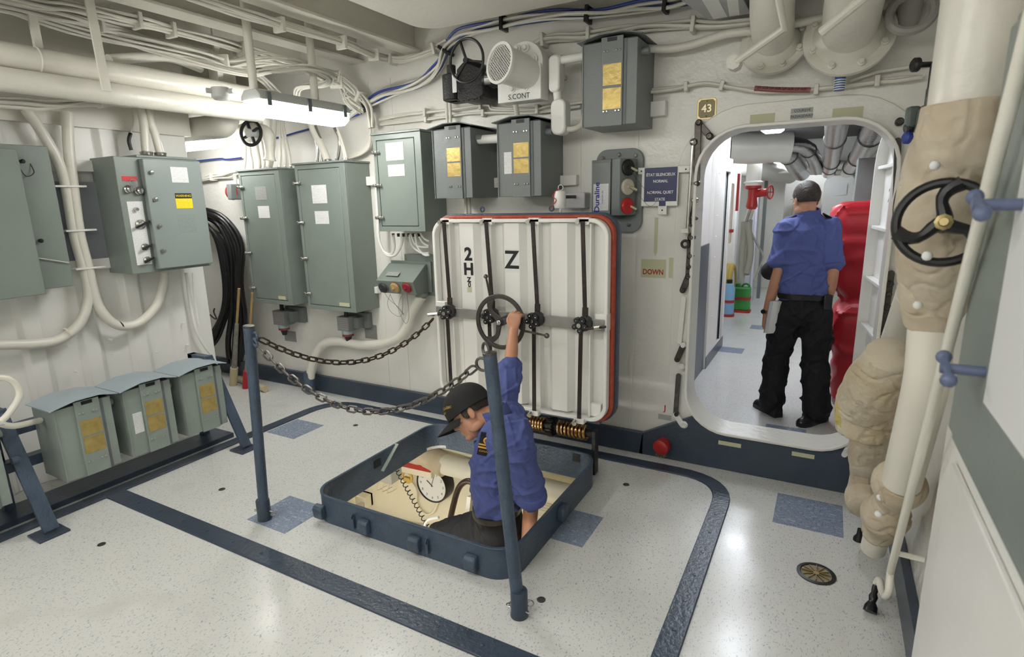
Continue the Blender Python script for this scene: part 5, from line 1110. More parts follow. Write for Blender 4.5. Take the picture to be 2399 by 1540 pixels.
# ================================================================== RIGHT-HAND WALL
t = tag(B().cyl((.295, 1.93, 1.80), (.295, 1.93, 2.97), .098, n=32).torus((.295, 1.93, 2.3), Z_, .097, .006, 32, 6).done('riser_pipe', PIPE), 'thick white vertical pipe at the right edge above the canvas-lagged valve', 'pipe')
for k, (x, y, r, m_) in enumerate(((.235, 2.10, .008, PIPE), (.255, 2.12, .008, mat('pinkish pipe', (.45, .25, .20), .5)), (.37, 1.72, .009, MATS['pinkish pipe']))):
    pipe('thin_riser', ('thin cream riser left of the thick vertical pipe', 'thin reddish riser beside the cream one', 'thin reddish riser right of the thick vertical pipe')[k], [(x, y, 1.95), (x, y, 2.97)], r, m_, 1, 'pipe', 8)
t = thing('lagged_valve', 'large tan canvas-lagged valve with a black handwheel on the right wall', 'valve', (.29, 1.98, 1.1))
jp = [V((.295, 1.93, 1.90)), V((.295, 1.935, 1.82)), onX(2228, 430, .290), onX(2220, 520, .285), onX(2207, 600, .288), onX(2194, 660, .292), onX(2186, 710, .296), onX(2180, 765, .30)]
lump(jp, lambda s_: (.108, .120, .130, .130, .110, .095, .088, .066)[min(7, int(s_*7))]*(1-(s_*7) % 1)+(.108, .120, .130, .130, .110, .095, .088, .066)[min(7, int(s_*7)+1)]*((s_*7) % 1), 11, 40, .11, 6).done('canvas_jacket', CANVAS, t)
wc = V((.245, 1.76, 1.605)); ax = V((-.12, -1, .12)).normalized(); u, v, _ = basis(ax)
b = B().torus(wc, ax, .098, .0115, 40, 10); hw_ = b.done('handwheel', BLACK, t); b = B()
for a in (75, 195, 315):
    pts = [(wc+(u*math.cos(R(a+25*math.sin(q*math.pi)))+v*math.sin(R(a+25*math.sin(q*math.pi))))*.098*q) for q in [i/8 for i in range(9)]]
    b.tube(pts, lambda s_: .013+.006*abs(2*s_-1), 8)
b.done('spoke', BLACK, hw_); B().cyl(wc+ax*.012, wc-ax*.16, .02, n=14).done('stem', CASTB, t); B().lathe([(.02, 0), (.02, .012), (.012, .014), (.010, .024)], wc+ax*.01, ax, 8).done('nut', BRASSD, hw_)
for p in ((2190, 388), (2172, 600), (2150, 715)):
    q = onX(*p, .215 if p[1] < 700 else .235); B().sph(q+(EYE-q).normalized()*.0, .012, 10, 6).done('button', PAPER, t)
B().torus(onX(2112, 480, .225), (1, .15, 0), .075, .010, 28, 8).cyl(onX(2112, 480, .225), onX(2112, 480, .225)+X_*.1, .012, n=8).done('side_handwheel', BLACK, t)
# white lagged downpipe with an angled lower run
dp = xs_(.30, (2180, 770), (2172, 880), (2150, 980), (2112, 1130))
tag(B().tube([dp[0]+Z_*.12]+dp, .060, 22, 4).done('downpipe', LAGW), 'smooth white lagged downpipe below the canvas valve', 'pipe')
dp2 = [onX(2135, 690, .31), onX(2098, 790, .31), onX(2062, 880, .30)]
tag(B().tube(dp2, .055, 20, 3).done('downpipe', LAGW), 'second white lagged downpipe slanting left behind the first', 'pipe')
q0, q1, q2, q3 = onX(2085, 830, .24), onX(2066, 890, .235), onX(2040, 950, .22), onX(2025, 1010, .21)
t = thing('canvas_boot', 'pale canvas boot with torn end and yellow fibre beside the doorway', 'lagging', (q2.x, q2.y, q3.z))
lump([q0, q1, q2, q3], lambda s_: .055+.075*math.sin((.1+s_*.62)*math.pi), 17, 36, .10, 9).done('canvas_cover', mat('pale canvas', (.58, .52, .40), .75, bump=.7, bscale=30, bdist=.012, col2=(.50, .41, .27), var=.1, vscale=6), t)
lump([q2+V((-.085, -.02, .05)), q2+V((-.10, -.03, -.03)), q3+V((-.07, -.03, .0))], .035, 19, 16, .4, 6).done('loose_fibre', FIBRE, t)
l0 = [onX(2050, 1010, .25), onX(2030, 1080, .25), onX(2025, 1140, .26), onX(2030, 1190, .27)]
t = thing('lagged_elbow', 'lumpy tan canvas lagging on the low pipe elbow at the right', 'lagging', (l0[-1].x, l0[-1].y, l0[-1].z-.1))
lump(l0, lambda s_: .075+.012*math.sin(s_*9), 23, 32, .12, 8).done('canvas_cover', CANVAS, t)
lump([onX(2112, 1120, .30), onX(2095, 1165, .30), onX(2075, 1210, .295), onX(2058, 1245, .29)], lambda s_: .072+.015*math.sin(s_*12), 29, 32, .14, 8).done('canvas_cover', CANVAS, t)
e_ = [onX(2062, 1235, .29), onX(2050, 1270, .285), onX(2046, 1285, .285)]; B().tube(e_, .048, 18, 3).done('bare_end', LAGW, t)
for p in ((2062, 1165), (2058, 1205)):
    q = onX(*p, .245); B().sph(q, .013, 10, 6).done('button', PAPER, t)
q = onX(2012, 1262, .245); (B().lathe([(.010, 0), (.012, .03), (.022, .045), (.024, .06)], V((q.x, q.y, max(.07, q.z+.05))), -Z_, 14).done('drain_nozzle', RUBBER, t))
# thin inclined cream pipe with black nozzle near the floor
a_ = onX(2395, 130, .262); b2 = onX(2086, 1340, .325)
low = [a_+(a_-b2)*.4, a_, b2]
t = thing('drain_line', 'thin cream pipe slanting down the right edge to a black nozzle above the deck', 'pipe', (b2.x, b2.y, 0))
B().tube(fillet(low[:3], .02)+crom([b2, onX(2082, 1385, .322), onX(2074, 1398, .316), onX(2066, 1385, .310), onX(2060, 1360, .304), onX(2053, 1368, .298)], 4)[1:], .0135, 12).done('pipe', PIPE, t)
n0 = onX(2053, 1368, .298); n1 = onZ(2038, 1434, .012)
B().lathe([(.010, 0), (.013, .02), (.011, .04), (.017, .055), (.013, .075), (.024, .095), (.026, (n1-n0).length)], n0, n1-n0, 16).done('nozzle', RUBBER, t)
q = a_*.08+b2*.92; B().bar(q, q+V((.09, 0, 0)), .02, .006, Z_).done('clip', PIPE, t)
# grey-green cabinet at the right edge
t = thing('wall_cabinet', 'blurred grey-green cabinet with a white notice at the right edge', 'cabinet', (.36, 1.1, 1.07))
B().box(.315, .42, .4, 1.70, 1.07, 2.05).done('body', GREEN, t, bev=.006)
B().box(.298, .316, .4, 1.66, 1.11, 2.02).done('door', GREEN, t, bev=.008)
B().box(.2965, .298, .5, 1.38, 1.27, 1.80).done('notice', mat('notice paper', (.70, .70, .70), .6), t)
for py, px in ((480, 2325), (866, 2245)):
    q = onX(px, py, .255); dg = B().cyl(q+X_*.08, q-X_*.03, .011, n=12).done('dog_bolt', mat('blue dog', (.12, .15, .25), .45), t)
    b = B(); b.bar(q+V((-.02, -.035, -.012)), q+V((-.02, .035, .012)), .022, .012, Z_); b.sph(q+V((-.02, -.04, -.014)), .015, 10, 7); b.sph(q+V((-.02, .04, .014)), .015, 10, 7); b.done('wing_nut', MATS['blue dog'], dg, bev=.003)
# white lockers below it
t = thing('low_locker', 'white low locker below the grey-green cabinet at the right edge', 'locker', (.40, 1.2, 0))
B().box(.36, .419, .3, 2.02, .165, 1.0).done('body', WHITE, t, bev=.006); B().box(.345, .36, .3, 1.82, .18, .96).done('door', WHITE, t, bev=.005)
# cluster of small valves by the door head
t = thing('valve_manifold', 'cluster of small green-grey valves with black and blue knobs right of the door head', 'valve', (.30, 3.3, 1.9))
vy = 3.0; VG = mat('valve green', (.10, .13, .115), .45, bump=.3, bscale=60); DB = mat('dark brass', (.16, .12, .05), .4, metal=.8)
for (p, s_, m_) in (((2137, 275), (.045, .05, .085), VG), ((2172, 282), (.09, .07, .09), VG), ((2190, 235), (.06, .06, .11), VG), ((2172, 320), (.07, .06, .05), CASTB), ((2160, 295), (.03, .03, .16), CASTB), ((2185, 190), (.03, .03, .14), CASTB)):
    q = onY(*p, vy); B().obox(q, s_, (1, .2, 0), (0, 1, 0)).done('valve_block', m_, t, bev=.01)
for p0, p1, r in (((2150, 280), (2190, 285), .014), ((2175, 210), (2200, 215), .012), ((2160, 330), (2200, 345), .014), ((2190, 165), (2190, 240), .010)):
    B().cyl(onY(*p0, vy), onY(*p1, vy), r, n=10).done('tube', VG, t)
for p, r, m_, d in (((2150, 152), .028, BLACK, (-1, -.5, 0)), ((2133, 300), .022, CASTB, (-1, -.4, -.2)), ((2130, 323), .026, mat('blue knob', (.03, .06, .30), .4), (-1, -.5, .1))):
    q = onY(*p, vy); d = V(d).normalized(); B().lathe([(r*.4, -.10), (r*.4, -.01), (r, 0), (r, .016), (r*.7, .022)], q, d, 16).done('knob', m_, t)
q = onY(2152, 350, vy); B().cyl(q-Z_*.03, q+Z_*.04, .013, n=10).done('brass_fitting', BRASS, t); B().cyl(q-Z_*.14, q-Z_*.03, .010, n=10).done('drop_pipe', CASTB, t)
B().bar(onY(2190, 260, vy), V((.42, 3.02, onY(2190, 260, vy).z)), .04, .02, Z_).done('bracket', CASTB, t)
# floor drain
q = onZ(1912, 1345); t = thing('floor_drain', 'round floor drain with black rim and brass grate near the right wall', 'drain', (q.x, q.y, 0))
B().lathe([(.080, 0), (.080, .004), (.066, .006), (.062, .002)], (q.x, q.y, 0), Z_, 32, False).done('rim', BLACK, t); B().cyl((q.x, q.y, 0), (q.x, q.y, .0015), .065, n=28).done('bowl', mat('drain bowl', (.30, .26, .18), .6), t)
for k in range(12):
    a = 2*math.pi*k/12; B().bar((q.x+.012*math.cos(a), q.y+.012*math.sin(a), .004), (q.x+.058*math.cos(a), q.y+.058*math.sin(a), .004), .008 if k % 3 else .014, .003, Z_).done('grate_bar', BRASSD, t)
B().cyl((q.x, q.y, .001), (q.x, q.y, .006), .014, n=12).done('centre_boss', BRASSD, t)

# ================================================================== PASSAGE
# open watertight door leaf
ly0, ly1, lz0, lz1, lx = 3.70, 4.56, .28, 2.04, .30
t = struct(bpy.data.objects.new('door_1', None)); C.objects.link(t); t.location = (lx, (ly0+ly1)/2, lz0); WORLD['door_1'] = V(t.location)
oc = (lx+.02, (ly0+ly1)/2, (lz0+lz1)/2)
LD = V((.095, -.86, 0)).normalized(); LN = LD.cross(Z_); oc = V((.315, 4.13, (lz0+lz1)/2))-LN*.03; WORLD['door_1'] = V(t.location)
B().plate(rrect(ly1-ly0, lz1-lz0, .22, 8), oc, LD, Z_, .012).done('leaf_plate', WHITE, t)
B().ring(rrect(ly1-ly0, lz1-lz0, .22, 8), rrect(ly1-ly0-.03, lz1-lz0-.03, .205, 8), oc, LD, Z_, .075).done('leaf_rim', WHITE, t, bev=.003)
for z in (1.84, 1.46, 1.12, .80, .54): B().obox(oc+LN*.035+Z_*(z-oc.z), (.82, .045, .022), LD, LN).done('stiffener', WHITE, t, bev=.003)
B().obox(oc+LN*.03, (.02, .04, lz1-lz0-.08), LD, LN).done('stiffener', WHITE, t, bev=.003)
for z in (.6, 1.15, 1.7): B().box(lx+.0, lx+.05, 3.64, 3.76, z-.04, z+.04).done('hinge', WHITE, t, bev=.004)
text('lettering', '2HZ', .12, oc+LN*.0122+LD*-.12+Z_*.50, LD, Z_, INK, t)
# red covered gear
def tarp(label, cx_, cy_, prof, mt, seed, n=64):
    rings = []
    L4 = [prof[0]]+list(prof)+[prof[-1]]
    for i in range(1, len(L4)-2):
        for j in range(14):
            q = j/14; a, b_, c, d = L4[i-1:i+3]; ring = []
            z, hx, hy, ox = (.5*(2*b_[k]+(c[k]-a[k])*q+(2*a[k]-5*b_[k]+4*c[k]-d[k])*q*q+(3*b_[k]-a[k]-3*c[k]+d[k])*q**3) for k in range(4))
            for x, y in rrect(2*hx, 2*hy, min(hx, hy)*.45, n//4-1):
                p = V((cx_+ox+x, cy_+y, z)); d = V((x, y, 0)).normalized()
                nz = noise.noise(V((x*3+seed, y*3, z*2)))*.03+max(0, 1-abs(noise.noise(V((x*5+seed, y*5+z*2, z*3+x*3))))/.16)*.022+max(0, 1-abs(noise.noise(V((x*6, y*6+seed, z*3-x*6+y*3))))/.13)*.016-.012
                ring.append(p+d*nz+Z_*noise.noise(V((x*5, y*5, seed)))*.008*(1 if z > 1.4 else 0))
            rings.append(ring)
    return B().loft(rings)
b = tarp('', .31, 5.32, ((.06, .20, .25, .01), (.35, .21, .27, .01), (.72, .25, .27, .0), (.86, .21, .23, .02), (1.0, .27, .26, -.01), (1.35, .30, .28, -.02), (1.54, .295, .275, -.01), (1.61, .26, .24, .02), (1.625, .12, .10, .02), (1.63, .02, .02, .02)), REDV, 3)
t = thing('covered_gear', 'tall gear under a wrinkled red vinyl cover in the passage', 'cover', (.31, 5.32, 0)); b.done('cover', REDV, t); B().box(.2, .45, 5.18, 5.46, 0, .08).done('base', BLACK, t)
tag(B().box(.16, .30, 5.75, 6.1, 1.55, 1.97).box(.30, .62, 5.85, 6.05, 1.6, 1.9).done('passage_box', GREY, bev=.006), 'grey equipment box on the passage wall above the red cover', 'electrical box')
# ducts overhead in the passage
def duct(label, pts, r, mt, bands=(), k=4, name='silver_duct'):
    t = thing(name, label, 'duct', V(pts[0])-Z_*r); P = crom(pts, k); B().tube(P, r, 20).done('duct', mt, t)
    for q in bands:
        i = int(q*(len(P)-1)); B().torus(P[i], P[min(i+1, len(P)-1)]-P[max(i-1, 0)], r, .010, 24, 6).done('band', STEEL, t)
duct('left bright foil duct running away along the passage ceiling', [onY(1966, 255, 4.7), onY(1956, 325, 6.3), onY(1948, 380, 8.5), onY(1940, 405, 10.5)], .088, ALU, (.35, .7, .9))
duct('right bright foil duct running away along the passage ceiling', [onY(2075, 255, 4.7), onY(2032, 332, 6.2), onY(2005, 378, 8.0), onY(1985, 402, 10.0)], .092, ALU, (.3, .6, .85))
duct('foil elbow dropping left of the bright ducts', [onY(1815, 350, 8.1), onY(1846, 364, 8.6), onY(1866, 390, 9.2), onY(1878, 405, 9.7)], .12, ALU, (.4,))
duct('second foil elbow beside the first in the passage', [onY(1835, 338, 8.05), onY(1880, 342, 8.3), onY(1904, 366, 8.8), onY(1914, 396, 9.4)], .09, ALU, (.5,))
duct('fat cream duct crossing the passage ceiling at left', [onY(1690, 345, 7.9), onY(1760, 348, 8.0), onY(1810, 344, 8.0), onY(1850, 345, 8.05)], .19, CEIL, (), name='cream_duct')
duct('lower cream duct in the passage above the red hydrant', [onY(1690, 385, 9.0), onY(1740, 392, 9.3), onY(1800, 402, 9.9), onY(1850, 410, 10.6)], .14, CEIL, (), name='cream_duct')
duct('cream cross duct near the far door', [(-1.0, 10.9, 2.12), (.0, 10.9, 2.10), (.6, 10.9, 2.08)], .11, PIPE, (.5, .8), name='cream_duct')
tag(B().box(-.36, -.16, 5.9, 6.3, 2.34, 2.62).done('dark_fan_box', BLACK, bev=.02), 'black box on the passage ceiling beside the nearest light', 'box')
for k, x in enumerate((-.10, .45)): pipe('thin_line', ('thin pipe between the foil ducts on the passage ceiling', 'thin pipe along the right of the passage ceiling')[k], [(x, 4.2, 2.45), (x, 7.6, 2.42), (x, 8.0, 2.2), (x, 11.4, 2.2)], .02, STEELL, 1)
tag(B().tube([(-1.0, 9.9, 2.02), (.6, 9.9, 2.02)], .012, 8).done('cross_line', PIPE), 'thin white line crossing the passage under the ducts', 'pipe')
# pillar, hydrant, hose and extinguishers on the left
a_ = onZ(1740, 735); 
tag(B().box(-1.36, -1.20, 8.95, 9.2, 0, 2.02).done('pillar', WHITE, bev=.03), 'white pillar beside the red hydrant in the passage', 'pillar')
tag(B().box(-1.12, -1.02, 9.55, 10.1, 0, 2.3).box(-1.02, -.98, 9.5, 9.56, 0, 2.3).done('locker_door', mat('lilac white', (.72, .71, .80), .4), bev=.01), 'pale lilac locker standing beyond the hydrant', 'locker')
tag(B().box(-.98, -.93, 10.2, 10.26, 0, 2.1).done('grey_post', GREY), 'narrow grey post beyond the lilac locker', 'post')
hy = 8.35; q = onY(1765, 455, hy); t = thing('fire_hydrant', 'red hydrant valve with a red handwheel under a white pipe in the passage', 'hydrant', (q.x, hy, q.z-.3))
B().lathe([(.10, 0), (.10, .03), (.12, .035), (.12, .05), (.095, .06), (.095, .30), (.07, .36)], (q.x-.01, hy, q.z+.11), Z_, 20).done('white_pipe', WHITE, t)
b = B(); b.lathe([(.105, .11), (.105, .075), (.06, .06), (.06, -.06), (.075, -.16), (.05, -.2)], (q.x-.01, hy, q.z), Z_, 18); b.cyl((q.x, hy, q.z), (q.x+.17, hy-.05, q.z+.02), .05, n=14); b.done('valve_body', REDP, t)
b = B().torus((q.x+.21, hy-.06, q.z+.02), (1, -.35, 0), .085, .010, 24, 6)
for a in (0, 90): b.bar((q.x+.21-.03*math.sin(R(a)), hy-.06-.08*math.sin(R(a)), q.z+.02+.08*math.cos(R(a))), (q.x+.21+.03*math.sin(R(a)), hy-.06+.08*math.sin(R(a)), q.z+.02-.08*math.cos(R(a))), .012, .008, Z_ if a else X_)
b.done('handwheel', REDP, t); B().cyl((q.x-.02, hy, q.z-.2), (q.x-.06, hy, q.z-.36), .05, n=14).done('hose_coupling', STEELL, t)
t = thing('fire_hose', 'folded grey canvas fire hose hanging under the hydrant', 'hose', onY(1742, 640, hy))
for k, pp in enumerate((((1755, 515), (1752, 560), (1745, 600), (1748, 645)), ((1745, 520), (1742, 560), (1738, 610), (1737, 655)), ((1750, 520), (1758, 570), (1756, 610), (1748, 640)))):
    B().tube(ys(hy-.02*k, *pp), .045, 12, 4).done('hose_fold', mat('hose canvas', (.33, .32, .26), .8, bump=.5, bscale=60), t)
pipe('metal_cable', 'bent steel rod hanging right of the folded hose', ys(8.3, (1758, 540), (1772, 570), (1788, 600), (1778, 630), (1766, 660)), .012, STEELL, 3, 'rod')
t = thing('hose_rack', 'cream wooden stretcher with a red strap standing in the passage recess', 'stretcher', onY(1703, 600, 7.9)); a_ = onY(1703, 430, 7.9); b2 = onY(1698, 570, 7.9)
B().box(a_.x-.11, a_.x+.09, 7.86, 7.94, b2.z, a_.z).done('board', mat('cream board', (.62, .53, .40), .6, var=.1), t, bev=.02); B().box(a_.x-.12, a_.x+.11, 7.85, 7.95, b2.z+.14, b2.z+.18).done('strap', REDP, t); B().cyl((a_.x+.0, 7.83, a_.z-.10), (a_.x, 7.84, a_.z-.22), .06, n=14).done('canister', mat('olive can', (.20, .18, .13), .5), t)
tag(B().box(a_.x+.11, a_.x+.14, 7.98, 8.02, a_.z-.35, a_.z+.12).done('red_bracket', REDP), 'red bracket plate beside the cream stretcher', 'bracket')
g = onZ(1740, 722); t = thing('foam_can', 'green jerry can strapped in red on the passage floor', 'can', (g.x, g.y-.3, .03)); gx, gy = g.x, g.y-.3
B().plate(rrect(.26, .20, .05, 5), (gx, gy, .03), X_, Y_, .34).done('can', mat('green plastic', (.05, .30, .06), .45), t, bev=.02); B().cyl((gx-.05, gy, .37), (gx-.05, gy, .42), .035, n=12).done('cap', MATS['green plastic'], t); B().torus((gx+.06, gy, .37), Y_, .05, .016, 16, 6).done('handle', MATS['green plastic'], t)
B().plate(rrect(.275, .215, .05, 5), (gx, gy, .19), X_, Y_, .04).done('strap', REDP, t); B().plate(rrect(.29, .23, .05, 5), (gx, gy, 0), X_, Y_, .035).done('tray', REDP, t)
q = onZ(1712, 732); t = thing('extinguisher', 'light blue extinguisher cylinder between the yellow reel and the green can', 'extinguisher', (q.x, q.y-.3, 0)); ex, ey = q.x, q.y-.3
B().lathe([(.075, .03), (.08, .05), (.08, .40), (.06, .46), (.03, .48)], (ex, ey, 0), Z_, 20).done('cylinder', mat('pale blue can', (.22, .42, .62), .4), t); B().cyl((ex, ey, .48), (ex, ey, .53), .04, n=12).done('cap', BLACK, t); B().cyl((ex, ey, .20), (ex, ey, .24), .085, n=20).done('strap', REDP, t); B().cyl((ex, ey, 0), (ex, ey, .035), .09, n=20).done('tray', REDP, t)
q = onZ(1694, 738); t = thing('hose_reel', 'yellow rolled hose in a red frame on the passage floor', 'hose', (q.x, q.y-.3, 0)); hx_, hy_ = q.x-.07, q.y+.35
for k in range(5): B().torus((hx_-.1+k*.05, hy_, .40), X_, .27, .045, 28, 8).done('hose_coil', mat('yellow hose', (.42, .30, .06), .6, bump=.4, bscale=40), t)
B().box(hx_-.16, hx_+.16, hy_-.12, hy_+.12, .16, .19).done('red_cradle', REDP, t); B().cyl((hx_, hy_, 0), (hx_, hy_, .16), .05, n=12).done('foot', BLACK, t)
# far door
t = struct(bpy.data.objects.new('door_3', None)); C.objects.link(t); t.location = (.05, FY-.4, .3); WORLD['door_3'] = V(t.location)
B().plate(rrect(.5, 1.6, .18, 6), (.10, FY-.55, 1.2), (1, -.45, 0), Z_, .05).done('leaf', WHITE, t, bev=.01)
B().plate([(-.12, -.09), (.12, -.09), (.12, .09), (-.12, .09)], V((.08, FY-.605, 1.75)), (1, -.45, 0), Z_, .004).done('notice', PAPER, t)
for k, (x, m_) in enumerate(((-.45, REDP), (-.25, CANVAS), (-.1, GREY), (-.62, CANVAS))):
    tag(B().box(x-.06, x+.06, 12.6, 12.8, 0, 1.75).done('distant_gear', m_, bev=.02), ('red', 'tan', 'grey', 'buff')[k]+' gear standing beyond the far door', 'gear', 'gear beyond the far door')
# ================================================================== PEOPLE
def meld(b, name, mt, parent=None, vox=.006, smooth=6, fold=0, fs=9, seed=0, origin=None, sub=0, label=None, foldf=None):
    """weld overlapping closed shells into one continuous skin"""
    o = b.done(name, mt, parent, origin=origin)
    md = o.modifiers.new('r', 'REMESH'); md.mode = 'VOXEL'; md.voxel_size = vox
    if smooth: sm = o.modifiers.new('s', 'SMOOTH'); sm.iterations = smooth; sm.factor = .5
    bpy.context.view_layer.update(); dg = bpy.context.evaluated_depsgraph_get()
    me = bpy.data.meshes.new_from_object(o.evaluated_get(dg)); old = o.data; o.modifiers.clear(); o.data = me; bpy.data.meshes.remove(old); me.name = name
    if fold or foldf:
        off = WORLD[o.name]; dis = []
        for v in me.vertices:
            p = v.co+off; wx = noise.noise(p*5+V((seed, 0, 0)))*.06
            n = noise.noise(V(((p.x+wx)*fs*.8+seed, (p.y+wx)*fs*.8, (p.z-p.x*.6+wx)*fs*1.3)))
            n2 = noise.noise(V(((p.x+p.z*.7)*fs*1.5, (p.y-p.z*.5)*fs*1.5+seed, p.z*fs*.9)))
            n3 = noise.noise(p*fs*.55+V((0, seed, 0)))
            a = fold*(max(0, 1-abs(n)/.17)*.8+max(0, 1-abs(n2)/.14)*.5+n3*.7-.35)
            if foldf: a += foldf(p)
            dis.append(a)
        ns = [v.normal.copy() for v in me.vertices]
        for v, n, a in zip(me.vertices, ns, dis): v.co += n*a
    me.materials.clear(); me.materials.append(mt)
    for p in me.polygons: p.use_smooth = True; p.material_index = 0
    return o
def ell(b, secs, n=20):
    """loft of ellipses: (centre, axis a, radius a, axis b, radius b)"""
    b.loft([[V(c)+V(a)*ra*math.cos(2*math.pi*j/n)+V(bb)*rb*math.sin(2*math.pi*j/n) for j in range(n)] for c, a, ra, bb, rb in secs])
def chainr(b, pts, rad, k=5, n=16):
    P = crom(pts, k); m = len(P); nr = len(rad)-1
    def rr(q): f = q*nr; i = min(int(f), nr-1); return rad[i]*(1-(f-i))+rad[i+1]*(f-i)
    b.tube(P, rr, n); b.sph(P[0], rad[0]*.98, 14, 9); b.sph(P[-1], rad[-1]*.98, 14, 9)
def blob(b, c, r, F, L, U, n=18, m=12):
    c = V(c); b.loft([[c+F*r[0]*math.sin(t)*math.cos(2*math.pi*j/n)+L*r[1]*math.sin(t)*math.sin(2*math.pi*j/n)-U*r[2]*math.cos(t) for j in range(n)] for t in [max(.03, min(math.pi-.03, math.pi*i/(m-1))) for i in range(m)]])
def head(b, c, F, U, neck, rn=.057):
    F = V(F).normalized(); U = (V(U)-F*V(U).dot(F)).normalized(); L = U.cross(F)
    P = lambda x, y, z: V(c)+F*x+L*y+U*z
    blob(b, P(-.012, 0, .030), (.098, .076, .094), F, L, U)          # skull
    blob(b, P(.030, 0, -.040), (.058, .057, .078), F, L, U)          # face and jaw
    blob(b, P(.062, 0, -.098), (.026, .028, .020), F, L, U)          # chin
    blob(b, P(.066, 0, .022), (.022, .050, .012), F, L, U)           # brow
    for s in (-1, 1):
        blob(b, P(.050, .034*s, -.030), (.030, .024, .020), F, L, U)   # cheek
        blob(b, P(.000, .050*s, -.075), (.045, .016, .025), F, L, U)   # jaw corner
        blob(b, P(-.012, .078*s, -.012), (.019, .008, .032), (F-L*s*.35).normalized(), (L+F*s*.35).normalized(), U, 12, 8)   # ear
    b.loft([[P(x, y*w, z) for y, x in ((-1, .078), (-.55, xx), (0, xx+.006), (.55, xx), (1, .078))]+[P(.05, 0, z)] for z, w, xx in ((.020, .007, .090), (.0, .009, .098), (-.022, .013, .110), (-.034, .015, .108), (-.040, .010, .092))])
    blob(b, P(.082, 0, -.060), (.013, .022, .006), F, L, U, 12, 8); blob(b, P(.081, 0, -.071), (.012, .019, .007), F, L, U, 12, 8)   # lips
    chainr(b, [P(-.028, 0, -.03), P(-.030, 0, -.085)*.6+V(neck)*.4, V(neck)], [rn, rn*.98, rn*1.15], 4)
    return P, F, L, U
def hand(b, w, d, n, t, curl=(.3, .4, .3), spread=.06, thumb=(.7, .3), sc=1.0, fr=.0088):
    """palm and five fingers: d finger direction, n the way the palm faces, t the thumb side"""
    d = V(d).normalized(); n = (V(n)-d*V(n).dot(d)).normalized(); t0 = d.cross(n); t = t0 if t0.dot(V(t)) > 0 else -t0; w = V(w); s = sc
    ell(b, [(w-d*.02*s, t, .026*s, n, .020*s), (w+d*.01*s, t, .030*s, n, .020*s), (w+d*.045*s, t, .040*s, n, .019*s), (w+d*.085*s, t, .042*s, n, .015*s), (w+d*.098*s, t, .037*s, n, .010*s)], 16)
    tips = []
    for i, (o, ln) in enumerate(((.031, .076), (.0105, .084), (-.0105, .078), (-.031, .062))):
        p = w+d*(.088-.006*abs(i-1.2))*s+t*o*s; a = 0; dd = (d+t*(o*spread*22)).normalized(); pts = [p-dd*.02*s, p]
        for q, c_ in zip((.46, .30, .24), curl):
            a += c_; v = (dd*math.cos(a)+n*math.sin(a)); p = p+v*ln*q*s; pts.append(p)
        chainr(b, pts, [fr*1.1*s, fr*1.08*s, fr*1.0*s, fr*.92*s, fr*.78*s], 4, 12); tips.append((p, v))
    p = w+d*.022*s+t*.024*s; v1 = (d*.62+t*.75+n*thumb[1]).normalized(); p1 = p+v1*.042*s; v2 = (d*.85+t*.35+n*thumb[0]).normalized(); p2 = p1+v2*.033*s; p3 = p2+(v2+n*.3).normalized()*.026*s
    chainr(b, [p-v1*.012*s, p, p1, p2, p3], [.014*s, .0145*s, .0115*s, .0105*s, .0085*s], 4, 12)
    return tips
def hair(P, F, L, U, name, mt, parent, r=(.104, .082, .100), front=.035, low=-.055, seed=0):
    b = B(); n, m = 36, 22; vs = []; c = P(-.012, 0, .030)
    for i in range(m):
        t = math.pi*(.02+.70*i/(m-1))
        for j in range(n):
            a = 2*math.pi*j/n; ca = math.cos(a); tt = t
            lim = .33+.30*(1-max(0, ca))**.8 if ca > -.2 else .66
            tt = min(t, math.pi*lim); w_ = 1+.02*noise.noise(V((math.cos(a)*3, math.sin(a)*3, t*3+seed)))
            vs.append(c+F*r[0]*w_*math.sin(tt)*ca+L*r[1]*w_*math.sin(tt)*math.sin(a)+U*r[2]*w_*math.cos(tt))
    fs = [(i*n+j, i*n+(j+1) % n, (i+1)*n+(j+1) % n, (i+1)*n+j) for i in range(m-1) for j in range(n)]+[tuple(range(n))]
    b.add(vs, fs); o = b.done(name, mt, parent, sharp=80); return o

# ------------------------------------------------------------------ the man climbing through the hatch
F = V((-1, -.22, 0)).normalized(); S = Z_.cross(F)      # faces left; S points to his left, toward the viewer
P0, P1, P2, P3 = onY(1172, 1235, 2.33), onY(1166, 1170, 2.32), onY(1172, 1075, 2.31), onY(1183, 1005, 2.31)
nk = onY(1160, 975, 2.31)
RSh, RE, RW = onY(1180, 960, 2.47), onY(1194, 868, 2.66), onY(1203, 775, 2.815)
LSh, LE, LW = onY(1205, 1012, 2.17), onY(1243, 1160, 2.28), onY(1232, 1290, 2.36)
RH, RK = P0+S*-.09+Z_*-.02, onY(1022, 1262, 2.46); RF = V((RK.x+.06, RK.y+.05, RK.z-.46))
LHp, LK = P0+S*.09+Z_*-.02, V((P0.x+.01, 2.20, P0.z-.46)); LF = V((P0.x+.05, 2.24, P0.z-.90))
b = B()
hc = V((-1.515, 2.259, .634)); hF = V((-.663, -.557, -.5)); hU = V((-.653, .105, .75))
hP, hF, hL, hU = head(b, hc, hF, hU, nk)
up = (P3-P0).normalized()
ell(b, [(P0-Z_*.08, F, .10, S, .155), (P0, F, .11, S, .16), (P1, F, .095, S, .145), (P2, F, .105, S, .16), (P3, F, .095, S, .17), (P3+Z_*.05, F, .065, S, .10)])
chainr(b, [RSh, RE, RW], [.048, .042, .040, .037, .027], 6); chainr(b, [LSh, LE, LW], [.050, .042, .041, .038, .028], 6)
